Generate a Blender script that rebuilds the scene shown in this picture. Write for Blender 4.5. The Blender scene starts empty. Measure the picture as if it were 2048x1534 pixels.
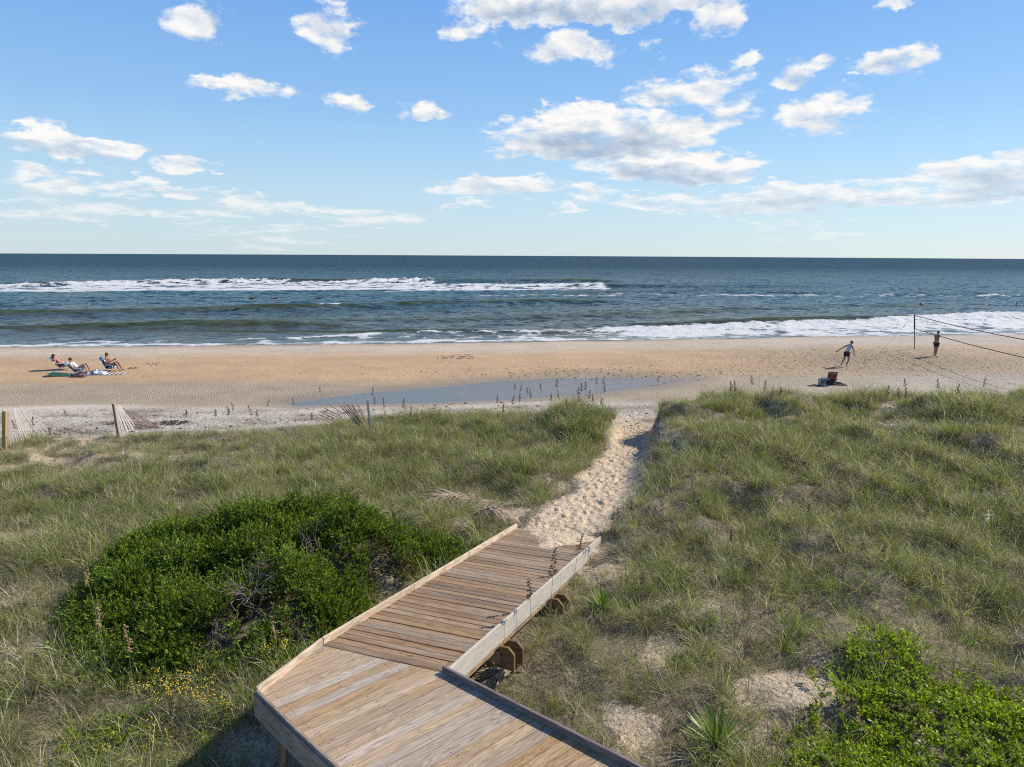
import bpy, bmesh, math, random
import numpy as np
from mathutils import Vector, Matrix, Euler

random.seed(7)
rng = np.random.default_rng(7)
scene = bpy.context.scene
COL = scene.collection
R = math.radians

# ------------------------------------------------------------------ camera
CAM_Z = 6.9
PITCH, ROLL, FPX = R(10.62), R(0.31), 1365.0
cam_data = bpy.data.cameras.new("camera")
cam_data.sensor_width = 36.0
cam_data.lens = 36.0 * FPX / 2048.0
cam_data.clip_start, cam_data.clip_end = 0.1, 60000
cam = bpy.data.objects.new("camera", cam_data)
COL.objects.link(cam)
ROT = (Matrix.Rotation(R(90) - PITCH, 3, 'X') @ Matrix.Rotation(ROLL, 3, 'Z'))
cam.matrix_world = Matrix.Translation((0, 0, CAM_Z)) @ ROT.to_4x4()
scene.camera = cam
CAMP = Vector((0, 0, CAM_Z))
ROTN = np.array(ROT)

# ------------------------------------------------------------------ light
SUN_AZ, SUN_EL = R(64), R(37)          # azimuth clockwise from +Y
sun_data = bpy.data.lights.new("sun", 'SUN')
sun_data.energy = 5.0
sun_data.angle = R(0.53)
sun_data.color = (1.0, 0.915, 0.78)
sun = bpy.data.objects.new("sun", sun_data)
COL.objects.link(sun)
sdir = Vector((math.sin(SUN_AZ) * math.cos(SUN_EL), math.cos(SUN_AZ) * math.cos(SUN_EL), math.sin(SUN_EL)))
sun.rotation_euler = sdir.to_track_quat('Z', 'Y').to_euler()
sun.location = (30, 10, 30)
scene.view_settings.view_transform = 'Standard'
scene.view_settings.look = 'None'
scene.view_settings.gamma = 1.0
scene.view_settings.use_curve_mapping = False
EXPO = 0.25
scene.view_settings.exposure = EXPO
scene.render.engine = 'CYCLES'
scene.cycles.use_denoising = False
scene.cycles.filter_width = 1.15
scene.cycles.max_bounces = 6
scene.cycles.transparent_max_bounces = 6
scene.cycles.caustics_reflective = False
scene.cycles.caustics_refractive = False


class NT:
    """tiny helper to wire shader nodes"""
    def __init__(self, tree):
        self.t = tree
        self.n = tree.nodes
        self.l = tree.links

    def new(self, typ, **kw):
        nd = self.n.new(typ)
        for k, v in kw.items():
            setattr(nd, k, v)
        return nd

    def set(self, sock, v):
        if isinstance(v, bpy.types.NodeSocket):
            self.l.new(v, sock)
        else:
            sock.default_value = v

    def math(self, op, a, b=None, c=None, clamp=False):
        nd = self.n.new('ShaderNodeMath')
        nd.operation = op
        nd.use_clamp = clamp
        self.set(nd.inputs[0], a)
        if b is not None:
            self.set(nd.inputs[1], b)
        if c is not None:
            self.set(nd.inputs[2], c)
        return nd.outputs[0]

    def vmath(self, op, a, b=None):
        nd = self.n.new('ShaderNodeVectorMath')
        nd.operation = op
        self.set(nd.inputs[0], a)
        if b is not None:
            self.set(nd.inputs[1], b)
        return nd.outputs[0]

    def mix(self, f, a, b, blend='MIX'):
        nd = self.n.new('ShaderNodeMix')
        nd.data_type = 'RGBA'
        nd.blend_type = blend
        self.set(nd.inputs[0], f)
        self.set(nd.inputs[6], a if isinstance(a, bpy.types.NodeSocket) else (*a, 1))
        self.set(nd.inputs[7], b if isinstance(b, bpy.types.NodeSocket) else (*b, 1))
        return nd.outputs[2]

    def smooth(self, v, lo, hi, a=0.0, b=1.0):
        nd = self.n.new('ShaderNodeMapRange')
        nd.interpolation_type = 'SMOOTHSTEP'
        self.set(nd.inputs[0], v)
        nd.inputs[1].default_value, nd.inputs[2].default_value = lo, hi
        nd.inputs[3].default_value, nd.inputs[4].default_value = a, b
        return nd.outputs[0]

    def noise(self, vec, scale, detail=3, rough=0.55, dist=0.0, out=0):
        nd = self.n.new('ShaderNodeTexNoise')
        if vec is not None:
            self.l.new(vec, nd.inputs['Vector'])
        nd.inputs['Scale'].default_value = scale
        nd.inputs['Detail'].default_value = detail
        nd.inputs['Roughness'].default_value = rough
        nd.inputs['Distortion'].default_value = dist
        return nd.outputs[out]

    def ramp(self, f, stops, interp='LINEAR'):
        nd = self.n.new('ShaderNodeValToRGB')
        nd.color_ramp.interpolation = interp
        cr = nd.color_ramp
        while len(cr.elements) < len(stops):
            cr.elements.new(0.5)
        for e, (p, c) in zip(cr.elements, stops):
            e.position = p
            e.color = (*c, 1)
        self.set(nd.inputs[0], f)
        return nd.outputs[0]

    def mapping(self, vec, scale=(1, 1, 1), loc=(0, 0, 0), rot=(0, 0, 0)):
        nd = self.n.new('ShaderNodeMapping')
        self.l.new(vec, nd.inputs[0])
        nd.inputs['Location'].default_value = loc
        nd.inputs['Rotation'].default_value = rot
        nd.inputs['Scale'].default_value = scale
        return nd.outputs[0]

    def attr(self, name, out='Fac'):
        nd = self.n.new('ShaderNodeAttribute')
        nd.attribute_name = name
        return nd.outputs[out]

    def pos(self):
        return self.n.new('ShaderNodeNewGeometry').outputs['Position']

    def bump(self, h, strength=0.5, dist=0.02, normal=None):
        nd = self.n.new('ShaderNodeBump')
        nd.inputs['Strength'].default_value = strength
        nd.inputs['Distance'].default_value = dist
        self.l.new(h, nd.inputs['Height'])
        if normal is not None:
            self.l.new(normal, nd.inputs['Normal'])
        return nd.outputs[0]


# ------------------------------------------------------------------ sky with clouds
def pix_azel(px, py):
    v = ROTN @ np.array([(px - 1024) / FPX, (767 - py) / FPX, -1.0])
    v /= np.linalg.norm(v)
    return math.atan2(v[0], v[1]), math.asin(v[2])


world = bpy.data.worlds.new("World")
scene.world = world
world.use_nodes = True
W = NT(world.node_tree)
W.n.clear()
wout = W.new('ShaderNodeOutputWorld')
bg = W.new('ShaderNodeBackground')
W.l.new(bg.outputs[0], wout.inputs[0])
sky = W.new('ShaderNodeTexSky')
sky.sky_type = 'NISHITA'
sky.sun_disc = False
sky.sun_elevation = SUN_EL
sky.sun_rotation = SUN_AZ
sky.altitude = 0
sky.air_density = 0.85
sky.dust_density = 0.15
sky.ozone_density = 2.5
SKY_STRENGTH = 0.12
bg.inputs[1].default_value = SKY_STRENGTH
tc = W.new('ShaderNodeTexCoord').outputs['Generated']
sep = W.new('ShaderNodeSeparateXYZ')
W.l.new(tc, sep.inputs[0])
el = W.math('ARCSINE', sep.outputs[2])
az = W.math('ARCTAN2', sep.outputs[0], sep.outputs[1])
uv = W.new('ShaderNodeCombineXYZ')
W.l.new(az, uv.inputs[0])
W.l.new(W.math('MULTIPLY', W.math('LOGARITHM', W.math('MAXIMUM', W.math('ADD', el, 0.10), 0.02), math.e), 0.62), uv.inputs[1])
UV = uv.outputs[0]
# large warps make cloud outlines lumpy
n_big = W.noise(UV, 20.0, 10, 0.62, 0.2)
n_sh = W.noise(W.mapping(UV, loc=(-0.010, -0.020, 0)), 20.0, 6, 0.58, 0.2)
n_fine = W.noise(UV, 42.0, 8, 0.68, 0.5)
warp = W.noise(UV, 9.0, 3, 0.5, 0.0, out=1)
warp_s = W.new('ShaderNodeSeparateXYZ')
W.l.new(warp, warp_s.inputs[0])
warp2 = W.noise(UV, 34.0, 4, 0.6, 0.0, out=1)
warp2_s = W.new('ShaderNodeSeparateXYZ')
W.l.new(warp2, warp2_s.inputs[0])
azw = W.math('ADD', az, W.math('MULTIPLY_ADD', warp_s.outputs[0], 0.11, -0.055))
azw = W.math('ADD', azw, W.math('MULTIPLY_ADD', warp2_s.outputs[0], 0.06, -0.03))
elw = W.math('ADD', el, W.math('MULTIPLY_ADD', warp_s.outputs[1], 0.05, -0.025))
elw = W.math('ADD', elw, W.math('MULTIPLY_ADD', warp2_s.outputs[1], 0.036, -0.018))
# clouds as they hang in the picture's part of the sky: (px, py, rx, ry, strength)
CLOUDS = [
    (395, 45, 80, 42, 1.0), (655, 55, 52, 50, 0.85), (480, 178, 100, 18, 0.8), (712, 212, 46, 24, 0.9),
    (862, 220, 42, 24, 1.0), (800, 222, 25, 14, 0.45), (1190, 8, 300, 52, 2.0), (940, 60, 50, 26, 0.8), (1130, 105, 105, 34, 1.0),
    (1440, 35, 45, 34, 0.9), (1370, 180, 150, 40, 0.95), (1195, 270, 225, 54, 2.3), (1340, 334, 195, 40, 2.0),
    (1450, 215, 70, 30, 0.8), (1630, 235, 100, 42, 0.9), (1630, 138, 48, 34, 1.0), (1780, 130, 62, 36, 1.0), (1487, 128, 30, 17, 0.8),
    (90, 275, 100, 32, 1.4), (190, 305, 95, 32, 1.4), (370, 335, 48, 18, 0.9), (295, 365, 28, 16, 0.9),
    (90, 372, 110, 28, 0.9), (320, 388, 130, 18, 0.9), (520, 412, 130, 22, 0.75), (740, 430, 150, 18, 0.7),
    (160, 425, 200, 26, 0.75), (400, 452, 60, 10, 0.5), (1000, 372, 135, 22, 1.2), (1160, 386, 75, 15, 0.9), (925, 410, 50, 14, 0.8),
    (1560, 395, 170, 32, 1.2), (1800, 392, 240, 26, 1.3), (1985, 350, 170, 44, 1.6), (1800, 352, 120, 12, 0.7),
    (1300, 405, 200, 14, 0.55), (1780, 408, 190, 8, 0.6), (1600, 458, 120, 10, 0.4), (1150, 415, 60, 9, 0.5), (520, 470, 120, 14, 0.35),
    (1300, 95, 22, 14, 0.5), (1790, 2, 60, 14, 0.9), (2050, 300, 60, 16, 0.7), (1720, 165, 16, 9, 0.7), (430, 345, 20, 6, 0.5),
    (1020, 5, 90, 30, 1.0), (640, -6, 20, 6, 0.4), (1540, 240, 40, 18, 0.5),
]
dens = None
shade = None
for (cx, cy, rx, ry, st) in CLOUDS:
    a0, e0 = pix_azel(cx, cy)
    a1, _ = pix_azel(cx + rx, cy)
    _, e1 = pix_azel(cx, cy - ry)
    ra, re = abs(a1 - a0), abs(e1 - e0)
    du = W.math('MULTIPLY', W.math('SUBTRACT', azw, a0), 1.0 / ra)
    dv = W.math('MULTIPLY', W.math('SUBTRACT', elw, e0), 1.0 / re)
    d2 = W.math('MULTIPLY_ADD', du, du, W.math('MULTIPLY', dv, dv))
    m = W.math('MULTIPLY', W.math('SUBTRACT', 1.12, d2), st * 1.12)
    mc = W.math('MINIMUM', W.math('MAXIMUM', m, -1.0), 1.1)
    dens = mc if dens is None else W.math('MAXIMUM', dens, mc)
    # how far down inside a cloud: undersides stand in their own shade
    sh = W.math('MULTIPLY', W.math('MAXIMUM', m, 0.0), W.math('MULTIPLY_ADD', dv, -0.75 * min(1.0, ry / 34.0), 0.28 * min(1.0, ry / 34.0)))
    shade = sh if shade is None else W.math('ADD', shade, sh)
# the same kind of broken cloud goes on all round the sky outside the frame
n_all = W.noise(tc, 4.2, 4, 0.55)
out_l = W.smooth(az, -0.66, -0.80)
out_r = W.smooth(az, 0.66, 0.80)
out_t = W.smooth(el, 0.40, 0.50)
outside = W.math('MAXIMUM', W.math('MAXIMUM', out_l, out_r), out_t)
gen = W.math('MULTIPLY', W.math('SUBTRACT', W.math('MULTIPLY', n_all, 7.0), 4.35), outside)
gen = W.math('ADD', gen, W.math('MULTIPLY', W.math('SUBTRACT', 1.0, outside), -1.0))
dens = W.math('MAXIMUM', dens, gen)
nn = W.math('MULTIPLY_ADD', n_big, 4.6, -2.30)
nn = W.math('MULTIPLY_ADD', W.math('SUBTRACT', n_fine, 0.5), 1.0, nn)
dtot = W.math('ADD', dens, nn)
alpha = W.smooth(dtot, -0.16, 1.12)
lit = W.math('MULTIPLY_ADD', W.math('SUBTRACT', n_big, n_sh), 1.5, 0.90)
lit = W.math('SUBTRACT', lit, W.math('MULTIPLY', shade, 0.56), clamp=True)
K = 1.0 / SKY_STRENGTH / 2 ** EXPO
ccol = W.ramp(lit, [(0.0, (0.40 * K, 0.50 * K, 0.64 * K)), (0.55, (0.70 * K, 0.76 * K, 0.83 * K)), (1.0, (1.0 * K, 0.98 * K, 0.95 * K))])
# low clouds sink into the bright air above the horizon
lowfade = W.smooth(el, 0.0, 0.14, 0.45, 0.97)
alpha = W.math('MULTIPLY', alpha, lowfade)
hs = W.new('ShaderNodeHueSaturation')
hs.inputs['Saturation'].default_value = 1.12
hs.inputs['Value'].default_value = 1.0
W.l.new(sky.outputs[0], hs.inputs['Color'])
grad = W.ramp(W.math('DIVIDE', el, math.pi / 2), [(p, tuple(c * K for c in q)) for p, q in (
    (0.0, (.55, .70, .80)), (.033, (.55, .72, .83)), (.06, (.51, .72, .88)), (.09, (.42, .67, .93)), (.12, (.33, .59, .93)),
    (.18, (.24, .49, .91)), (.24, (.155, .385, .92)), (.38, (.07, .185, .50)), (1.0, (.03, .09, .28)))])
clear = W.mix(0.78, hs.outputs[0], grad)
final = W.mix(alpha, clear, ccol)
W.l.new(final, bg.inputs[0])


# ------------------------------------------------------------------ object helpers
def tag(o, label=None, cat=None, group=None, kind=None):
    if label: o['label'] = label
    if cat: o['category'] = cat
    if group: o['group'] = group
    if kind: o['kind'] = kind
    return o


def empty(name, loc, rz=0.0):
    o = bpy.data.objects.new(name, None)
    o.empty_display_size = 0.1
    o.location = loc
    o.rotation_euler = (0, 0, rz)
    COL.objects.link(o)
    return o


def link(name, me, mat=None, parent=None):
    o = bpy.data.objects.new(name, me)
    COL.objects.link(o)
    if mat is not None and len(me.materials) == 0:
        me.materials.append(mat)
    if parent is not None:
        o.parent = parent
    return o


def np_mesh(name, V, F, smooth=True):
    """V (n,3) float, F (m,3|4) int -> mesh"""
    me = bpy.data.meshes.new(name)
    V = np.asarray(V, dtype=np.float32)
    F = np.asarray(F, dtype=np.int32)
    k = F.shape[1]
    me.vertices.add(len(V))
    me.vertices.foreach_set('co', V.ravel())
    me.loops.add(F.size)
    me.loops.foreach_set('vertex_index', F.ravel())
    me.polygons.add(len(F))
    me.polygons.foreach_set('loop_start', np.arange(0, F.size, k, dtype=np.int32))
    me.polygons.foreach_set('loop_total', np.full(len(F), k, dtype=np.int32))
    me.polygons.foreach_set('use_smooth', np.full(len(F), smooth))
    me.update(calc_edges=True)
    me.validate()
    return me


def fattr(me, name, arr):
    a = me.attributes.new(name, 'FLOAT', 'POINT')
    a.data.foreach_set('value', np.asarray(arr, dtype=np.float32).ravel())


def cattr(me, name, arr):
    a = me.attributes.new(name, 'FLOAT_COLOR', 'POINT')
    arr = np.asarray(arr, dtype=np.float32)
    if arr.shape[1] == 3:
        arr = np.hstack([arr, np.ones((len(arr), 1), np.float32)])
    a.data.foreach_set('color', arr.ravel())


class MB:
    """collects boxes, tubes and lathes; build() links them as one mesh object"""
    def __init__(self):
        self.v, self.f, self.sm = [], [], []

    def add(self, vs, fs, smooth=False):
        b = len(self.v)
        self.v += [tuple(p) for p in vs]
        self.f += [tuple(i + b for i in f) for f in fs]
        self.sm += [smooth] * len(fs)
        return self

    def box(self, c, size, M=None):
        sx, sy, sz = (s / 2 for s in size)
        vs = [Vector((x, y, z)) for x in (-sx, sx) for y in (-sy, sy) for z in (-sz, sz)]
        if M is not None:
            vs = [M @ v for v in vs]
        vs = [v + Vector(c) for v in vs]
        return self.add(vs, [(0, 1, 3, 2), (4, 6, 7, 5), (0, 4, 5, 1), (2, 3, 7, 6), (0, 2, 6, 4), (1, 5, 7, 3)])

    def beam(self, a, b, w, h, up=(0, 0, 1)):
        """box from a to b, w across, h along up; a,b on the centre line"""
        a, b = Vector(a), Vector(b)
        d = (b - a).normalized()
        s = d.cross(Vector(up)).normalized()
        u = s.cross(d)
        vs = [p + s * sx * w / 2 + u * sz * h / 2 for p in (a, b) for sx in (-1, 1) for sz in (-1, 1)]
        return self.add(vs, [(0, 2, 3, 1), (4, 5, 7, 6), (0, 1, 5, 4), (2, 6, 7, 3), (0, 4, 6, 2), (1, 3, 7, 5)])

    def prism(self, poly, z0, z1, zf=None):
        """polygon (x,y) from z0 to z1"""
        n = len(poly)
        vs = [(x, y, z0) for x, y in poly] + [(x, y, z1) for x, y in poly]
        fs = [tuple(range(n - 1, -1, -1)), tuple(range(n, 2 * n))]
        fs += [(i, (i + 1) % n, n + (i + 1) % n, n + i) for i in range(n)]
        return self.add(vs, fs)

    def tube(self, pts, rad, n=6, cap=True, smooth=True):
        pts = [Vector(p) for p in pts]
        if not hasattr(rad, '__len__'):
            rad = [rad] * len(pts)
        vs, fs = [], []
        ref = Vector((0.31, 0.17, 0.93)).normalized()
        for i, p in enumerate(pts):
            d = (pts[min(i + 1, len(pts) - 1)] - pts[max(i - 1, 0)])
            d = d.normalized() if d.length > 1e-9 else Vector((0, 0, 1))
            s = d.cross(ref)
            if s.length < 1e-3:
                s = d.cross(Vector((1, 0, 0)))
            s.normalize()
            u = s.cross(d)
            for k in range(n):
                a = 2 * math.pi * k / n
                vs.append(p + (s * math.cos(a) + u * math.sin(a)) * rad[i])
        for i in range(len(pts) - 1):
            for k in range(n):
                k2 = (k + 1) % n
                fs.append((i * n + k, i * n + k2, (i + 1) * n + k2, (i + 1) * n + k))
        if cap:
            fs.append(tuple(range(n - 1, -1, -1)))
            fs.append(tuple(range((len(pts) - 1) * n, len(pts) * n)))
        return self.add(vs, fs, smooth)

    def ball(self, c, r, nu=10, nv=7, M=None):
        c = Vector(c)
        r = Vector((r, r, r)) if not hasattr(r, '__len__') else Vector(r)
        vs, fs = [], []
        for j in range(nv + 1):
            th = math.pi * j / nv
            for i in range(nu):
                ph = 2 * math.pi * i / nu
                v = Vector((r.x * math.sin(th) * math.cos(ph), r.y * math.sin(th) * math.sin(ph), r.z * math.cos(th)))
                if M is not None:
                    v = M @ v
                vs.append(c + v)
        for j in range(nv):
            for i in range(nu):
                i2 = (i + 1) % nu
                fs.append((j * nu + i, (j + 1) * nu + i, (j + 1) * nu + i2, j * nu + i2))
        return self.add(vs, fs, True)

    def mesh(self, name, mat=None):
        me = bpy.data.meshes.new(name)
        me.from_pydata(self.v, [], self.f)
        me.polygons.foreach_set('use_smooth', self.sm)
        me.validate()
        me.update()
        if mat is not None:
            me.materials.append(mat)
        return me

    def build(self, name, mat=None, parent=None):
        return link(name, self.mesh(name, mat), None, parent)


def kids(o):
    return [c for c in o.children]


def dup(o, loc=None, rz=None, label=None, parent=None):
    c = o.copy()
    COL.objects.link(c)
    if parent is not None:
        c.parent = parent
    for ch in kids(o):
        dup(ch, parent=c)
    if loc is not None: c.location = loc
    if rz is not None: c.rotation_euler.z = rz
    if label: c['label'] = label
    return c


# ------------------------------------------------------------------ numpy noise
def _hash(ix, iy, seed):
    h = (ix.astype(np.int64) * 374761393 + iy.astype(np.int64) * 668265263 + seed * 1442695041) & 0x7fffffff
    h = ((h ^ (h >> 13)) * 1274126177) & 0x7fffffff
    h = ((h ^ (h >> 16)) * 2246822519) & 0x7fffffff
    return (h & 0xffffff) / float(0xffffff)


def vnoise(x, y, seed=0):
    x = np.asarray(x, float); y = np.asarray(y, float)
    ix, iy = np.floor(x), np.floor(y)
    fx, fy = x - ix, y - iy
    fx = fx * fx * fx * (fx * (fx * 6 - 15) + 10); fy = fy * fy * fy * (fy * (fy * 6 - 15) + 10)
    a = _hash(ix, iy, seed); b = _hash(ix + 1, iy, seed)
    c = _hash(ix, iy + 1, seed); d = _hash(ix + 1, iy + 1, seed)
    return (a * (1 - fx) + b * fx) * (1 - fy) + (c * (1 - fx) + d * fx) * fy


def fbm(x, y, seed=0, oct=4, gain=0.5):
    s, a, t = 0.0, 1.0, 0.0
    ca, sa = math.cos(0.6), math.sin(0.6)
    for o in range(oct):
        s = s + a * (vnoise(x, y, seed + o * 17) - 0.5)
        t += a
        a *= gain
        x, y = (x * ca - y * sa) * 2.03 + 3.7, (x * sa + y * ca) * 2.03 + 1.3
    return s / t * 2.0


def sstep(lo, hi, v):
    t = np.clip((np.asarray(v, float) - lo) / (hi - lo), 0, 1)
    return t * t * (3 - 2 * t)


# ------------------------------------------------------------------ sight lines of the photograph
def ray(px, py):
    v = ROT @ Vector(((px - 1024) / FPX, (767 - py) / FPX, -1.0))
    return v.normalized()


def at_z(px, py, z):
    v = ray(px, py)
    return CAMP + v * ((z - CAM_Z) / v.z)


def project(P):
    q = (np.asarray(P) - np.array([0, 0, CAM_Z])) @ ROTN
    zz = np.where(-q[:, 2] < 0.05, 0.05, -q[:, 2])
    return 1024 + FPX * q[:, 0] / zz, 767 - FPX * q[:, 1] / zz, -q[:, 2]


# ------------------------------------------------------------------ terrain
DECK_Z = 1.8
A = at_z(642, 1290, DECK_Z)           # left end of the seam between platform and ramp
C = at_z(890, 1345, DECK_Z)           # right end
RAMP = Vector((0.4092, 0.9045, -0.1165)).normalized()
RAMP_LEN = 6.45
RAMP_END_Z = DECK_Z + RAMP.z * RAMP_LEN

_path_px = [(1108, 1072, 1.05, .9), (1115, 1050, 1.02, .95), (1150, 1020, .98, .95), (1190, 985, .92, .9), (1213, 955, .86, .85),
            (1238, 920, .76, .75), (1256, 890, .64, .7), (1266, 868, .5, .8), (1262, 845, .36, .75), (1262, 822, .2, 1.6)]
PATH = [(at_z(a, b, z).x, at_z(a, b, z).y, z, w) for a, b, z, w in _path_px]
PY = np.array([p[1] for p in PATH]); PXX = np.array([p[0] for p in PATH]); PZ = np.array([p[2] for p in PATH]); PW = np.array([p[3] for p in PATH]) * .70
o_ = np.argsort(PY)
PY, PXX, PZ, PW = PY[o_], PXX[o_], PZ[o_], PW[o_]

_shore_px = [(-300, 694), (0, 692), (400, 690), (1024, 682), (1500, 674), (2000, 667), (2350, 663)]
SH = [at_z(a, b, -0.05) for a, b in _shore_px]
SHX = np.array([p.x for p in SH]); SHY = np.array([p.y for p in SH])


def shore_y(x):
    y = np.interp(x, SHX, SHY)
    y = np.where(x < SHX[0], SHY[0] + (x - SHX[0]) * 0.06, y)
    return np.where(x > SHX[-1], SHY[-1] + (x - SHX[-1]) * 0.17, y)


POOL_Z = 0.0
_pool_px = [(560, 806), (640, 798), (740, 785), (860, 777), (1000, 763), (1100, 757), (1230, 755), (1375, 761), (1330, 768),
            (1240, 780), (1150, 791), (1060, 796), (1000, 800), (900, 804), (740, 808), (600, 811)]
POOL = np.array([[at_z(a, b, POOL_Z).x, at_z(a, b, POOL_Z).y] for a, b in _pool_px])


def poly_sdf(x, y, P):
    """signed distance, negative inside"""
    d = np.full(np.shape(x), 1e9); ins = np.zeros(np.shape(x), bool)
    n = len(P)
    for i in range(n):
        ax, ay = P[i]; bx, by = P[(i + 1) % n]
        ex, ey = bx - ax, by - ay
        t = np.clip(((x - ax) * ex + (y - ay) * ey) / (ex * ex + ey * ey), 0, 1)
        d = np.minimum(d, (x - ax - t * ex) ** 2 + (y - ay - t * ey) ** 2)
        c = ((ay > y) != (by > y)) & (x < (bx - ax) * (y - ay) / (by - ay + 1e-12) + ax)
        ins ^= c
    d = np.sqrt(d)
    return np.where(ins, -d, d)


def beach_h(x, y):
    w = y / shore_y(x) * 56.3
    z = np.interp(w, [20, 27, 30.5, 33.5, 37, 41, 46, 50, 56.3, 62, 90, 400], [.42, .34, .20, .07, .09, .27, .38, .24, -.05, -.4, -1.6, -4])
    z = z + 0.035 * fbm(x * 0.22, y * 0.3, 5, 3) + 0.012 * fbm(x * 1.2, y * 1.5, 9, 2)
    near = (y > 27) & (y < 46)
    sd = np.full(np.shape(x), 9.0)
    if np.any(near):
        sd[near] = poly_sdf(x[near], y[near] + 0.14 * fbm(x[near] * .5, y[near] * .5, 91, 3), POOL)
    t = sstep(2.2, 0.0, sd)
    zp = POOL_Z + np.where(sd > 0, 0.018 * sd - .004, -0.012 + np.maximum(-0.030, 0.03 * sd)) + .030 * (fbm(x * .55, y * 1.1, 92, 4) + .15) * sstep(.1, -.6, sd) * sstep(33.4, 35.5, y - .02 * x)
    return z * (1 - t) + zp * t, sd


TOEX = np.array([-60, -16, -10, -4, 0, 3.0, 4.6, 5.6, 7.5, 12, 20, 60.])
TOEY = np.array([23.6, 24.2, 26.2, 28.0, 28.8, 29.0, 25.6, 27.2, 28.4, 29, 30, 34.])


def path_mask(x, y):
    pc = np.interp(y, PY, PXX); hw = np.interp(y, PY, PW)
    d = np.where(x > pc, (x - pc) * np.where((y > 14) & (y < 22), .70, .9), pc - x) + 0.22 * fbm(x * 1.1, y * 1.1, 33, 3)
    m = sstep(hw + 0.42, hw - 0.15, d)
    return m * sstep(PY[0] - 1.2, PY[0] - 0.4, y) * sstep(29.0, 26.5, y)


def terrain(x, y):
    x = np.asarray(x, float); y = np.asarray(y, float)
    zb, sd = beach_h(x, y)
    toe = np.interp(x, TOEX, TOEY) + 0.9 * fbm(x * 0.35, y * 0.15, 21, 3)
    t = sstep(0.2, 3.2, toe - y)
    hl = np.interp(y, [0, 8, 14, 18, 22, 25, 28], [.85, .85, .85, .80, .68, .58, .35])
    hr = np.interp(y, [0, 8, 12, 16, 20, 24, 27, 31], [1.0, 1.0, 1.1, 1.3, 1.5, 1.68, 1.45, .6])
    pc = np.interp(y, PY, PXX)
    s = sstep(-1.0, 2.6, x - pc)
    hd = hl * (1 - s) + hr * s
    hd = hd + 0.62 * np.exp(-(((x - 2.0) / 2.6) ** 2 + ((y - 24.6) / 1.9) ** 2))
    hd = hd + 0.30 * np.exp(-(((x - 5.6) / 1.0) ** 2 + ((y - 23.6) / 1.4) ** 2))
    hd = hd + 0.30 * fbm(x * 0.38, y * 0.42, 41, 3) * sstep(6, 12, y) + (0.22 + 0.16 * sstep(3, 6, x)) * fbm(x * .95, y * .95, 43, 3)
    for bx_, by_, br_, bh_ in ((5.35, 24.3, .6, .32), (6.4, 24.0, .75, -.60), (7.7, 23.4, .8, .30), (9.9, 23.7, 1.2, .50), (12.7, 23.7, 1.5, -.75), (15.8, 23.6, 1.5, .30),
                               (13.5, 18.5, 1.4, .40), (9.0, 16.5, 1.1, .32), (17.5, 19, 1.5, .40), (11.5, 20.5, .9, .30), (7.5, 19.5, .9, .25)):
        hd = hd + bh_ * np.exp(-(((x - bx_) / br_) ** 2 + ((y - by_) / br_) ** 2))
    hd = hd + 0.35 * sstep(10, 20, x) * sstep(26, 16, y)
    z = zb * (1 - t) + hd * t
    m = path_mask(x, y)
    zp = np.interp(y, PY, PZ) + 0.03 * fbm(x * 2, y * 2, 55, 2)
    zp = np.where(y > 25.0, np.minimum(zp, zb + 0.0 * y), zp)
    z = z * (1 - m) + zp * m
    # keep the sand under the boardwalk
    rx, ry = x - A.x, y - A.y
    al = rx * RAMP.x + ry * RAMP.y
    ac = rx * RAMP.y - ry * RAMP.x
    un = sstep(-0.9, -0.1, ac) * sstep(2.7, 1.9, ac) * sstep(-5, -3, al) * sstep(7.2, 6.6, al)
    lim = DECK_Z + RAMP.z * np.clip(al, 0, 6.6) - np.interp(al, [0, 4.5, 5.6, 6.3], [.75, .40, .16, .07])
    z = np.where(un > 0, np.minimum(z, lim * un + z * (1 - un)), z)
    return z, t, m, sd


def axis(stops):
    out = []
    for a, b, d in stops:
        n = max(1, int(round((b - a) / d)))
        out += list(np.linspace(a, b, n, endpoint=False))
    out.append(stops[-1][1])
    return np.array(out)


GX = axis([(-320, -90, 8), (-90, -40, 1.6), (-40, -26, .5), (-26, 30, .14), (30, 46, .5), (46, 100, 1.6), (100, 340, 8)])
GY = axis([(-8, 3, .8), (3, 28, .14), (28, 46, .28), (46, 78, .4), (78, 110, 4)])
XX, YY = np.meshgrid(GX, GY)
ZZ, TT, PM, SDP = terrain(XX, YY)


def Hat(x, y):
    """bilinear height of the ground mesh"""
    x = np.asarray(x, float); y = np.asarray(y, float)
    i = np.clip(np.searchsorted(GX, x) - 1, 0, len(GX) - 2); j = np.clip(np.searchsorted(GY, y) - 1, 0, len(GY) - 2)
    fx = (x - GX[i]) / (GX[i + 1] - GX[i]); fy = (y - GY[j]) / (GY[j + 1] - GY[j])
    return (ZZ[j, i] * (1 - fx) + ZZ[j, i + 1] * fx) * (1 - fy) + (ZZ[j + 1, i] * (1 - fx) + ZZ[j + 1, i + 1] * fx) * fy


def hz(x, y):
    return float(Hat(np.array([x]), np.array([y]))[0])


def ground_at(px, py, lift=0.0):
    """first point on the sight line that is `lift` above the ground"""
    v = ray(px, py)
    ts = np.arange(5.0, 130.0, 0.03)
    X = v.x * ts; Y = v.y * ts; Zr = CAM_Z + v.z * ts
    dlt = Zr - Hat(X, Y) - lift
    k = np.argmax(dlt <= 0)
    t = ts[k]
    return Vector((v.x * t, v.y * t, hz(v.x * t, v.y * t)))


# ------------------------------------------------------------------ materials
def new_mat(name):
    m = bpy.data.materials.new(name)
    m.use_nodes = True
    T = NT(m.node_tree)
    return m, T, T.n['Principled BSDF']


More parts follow.
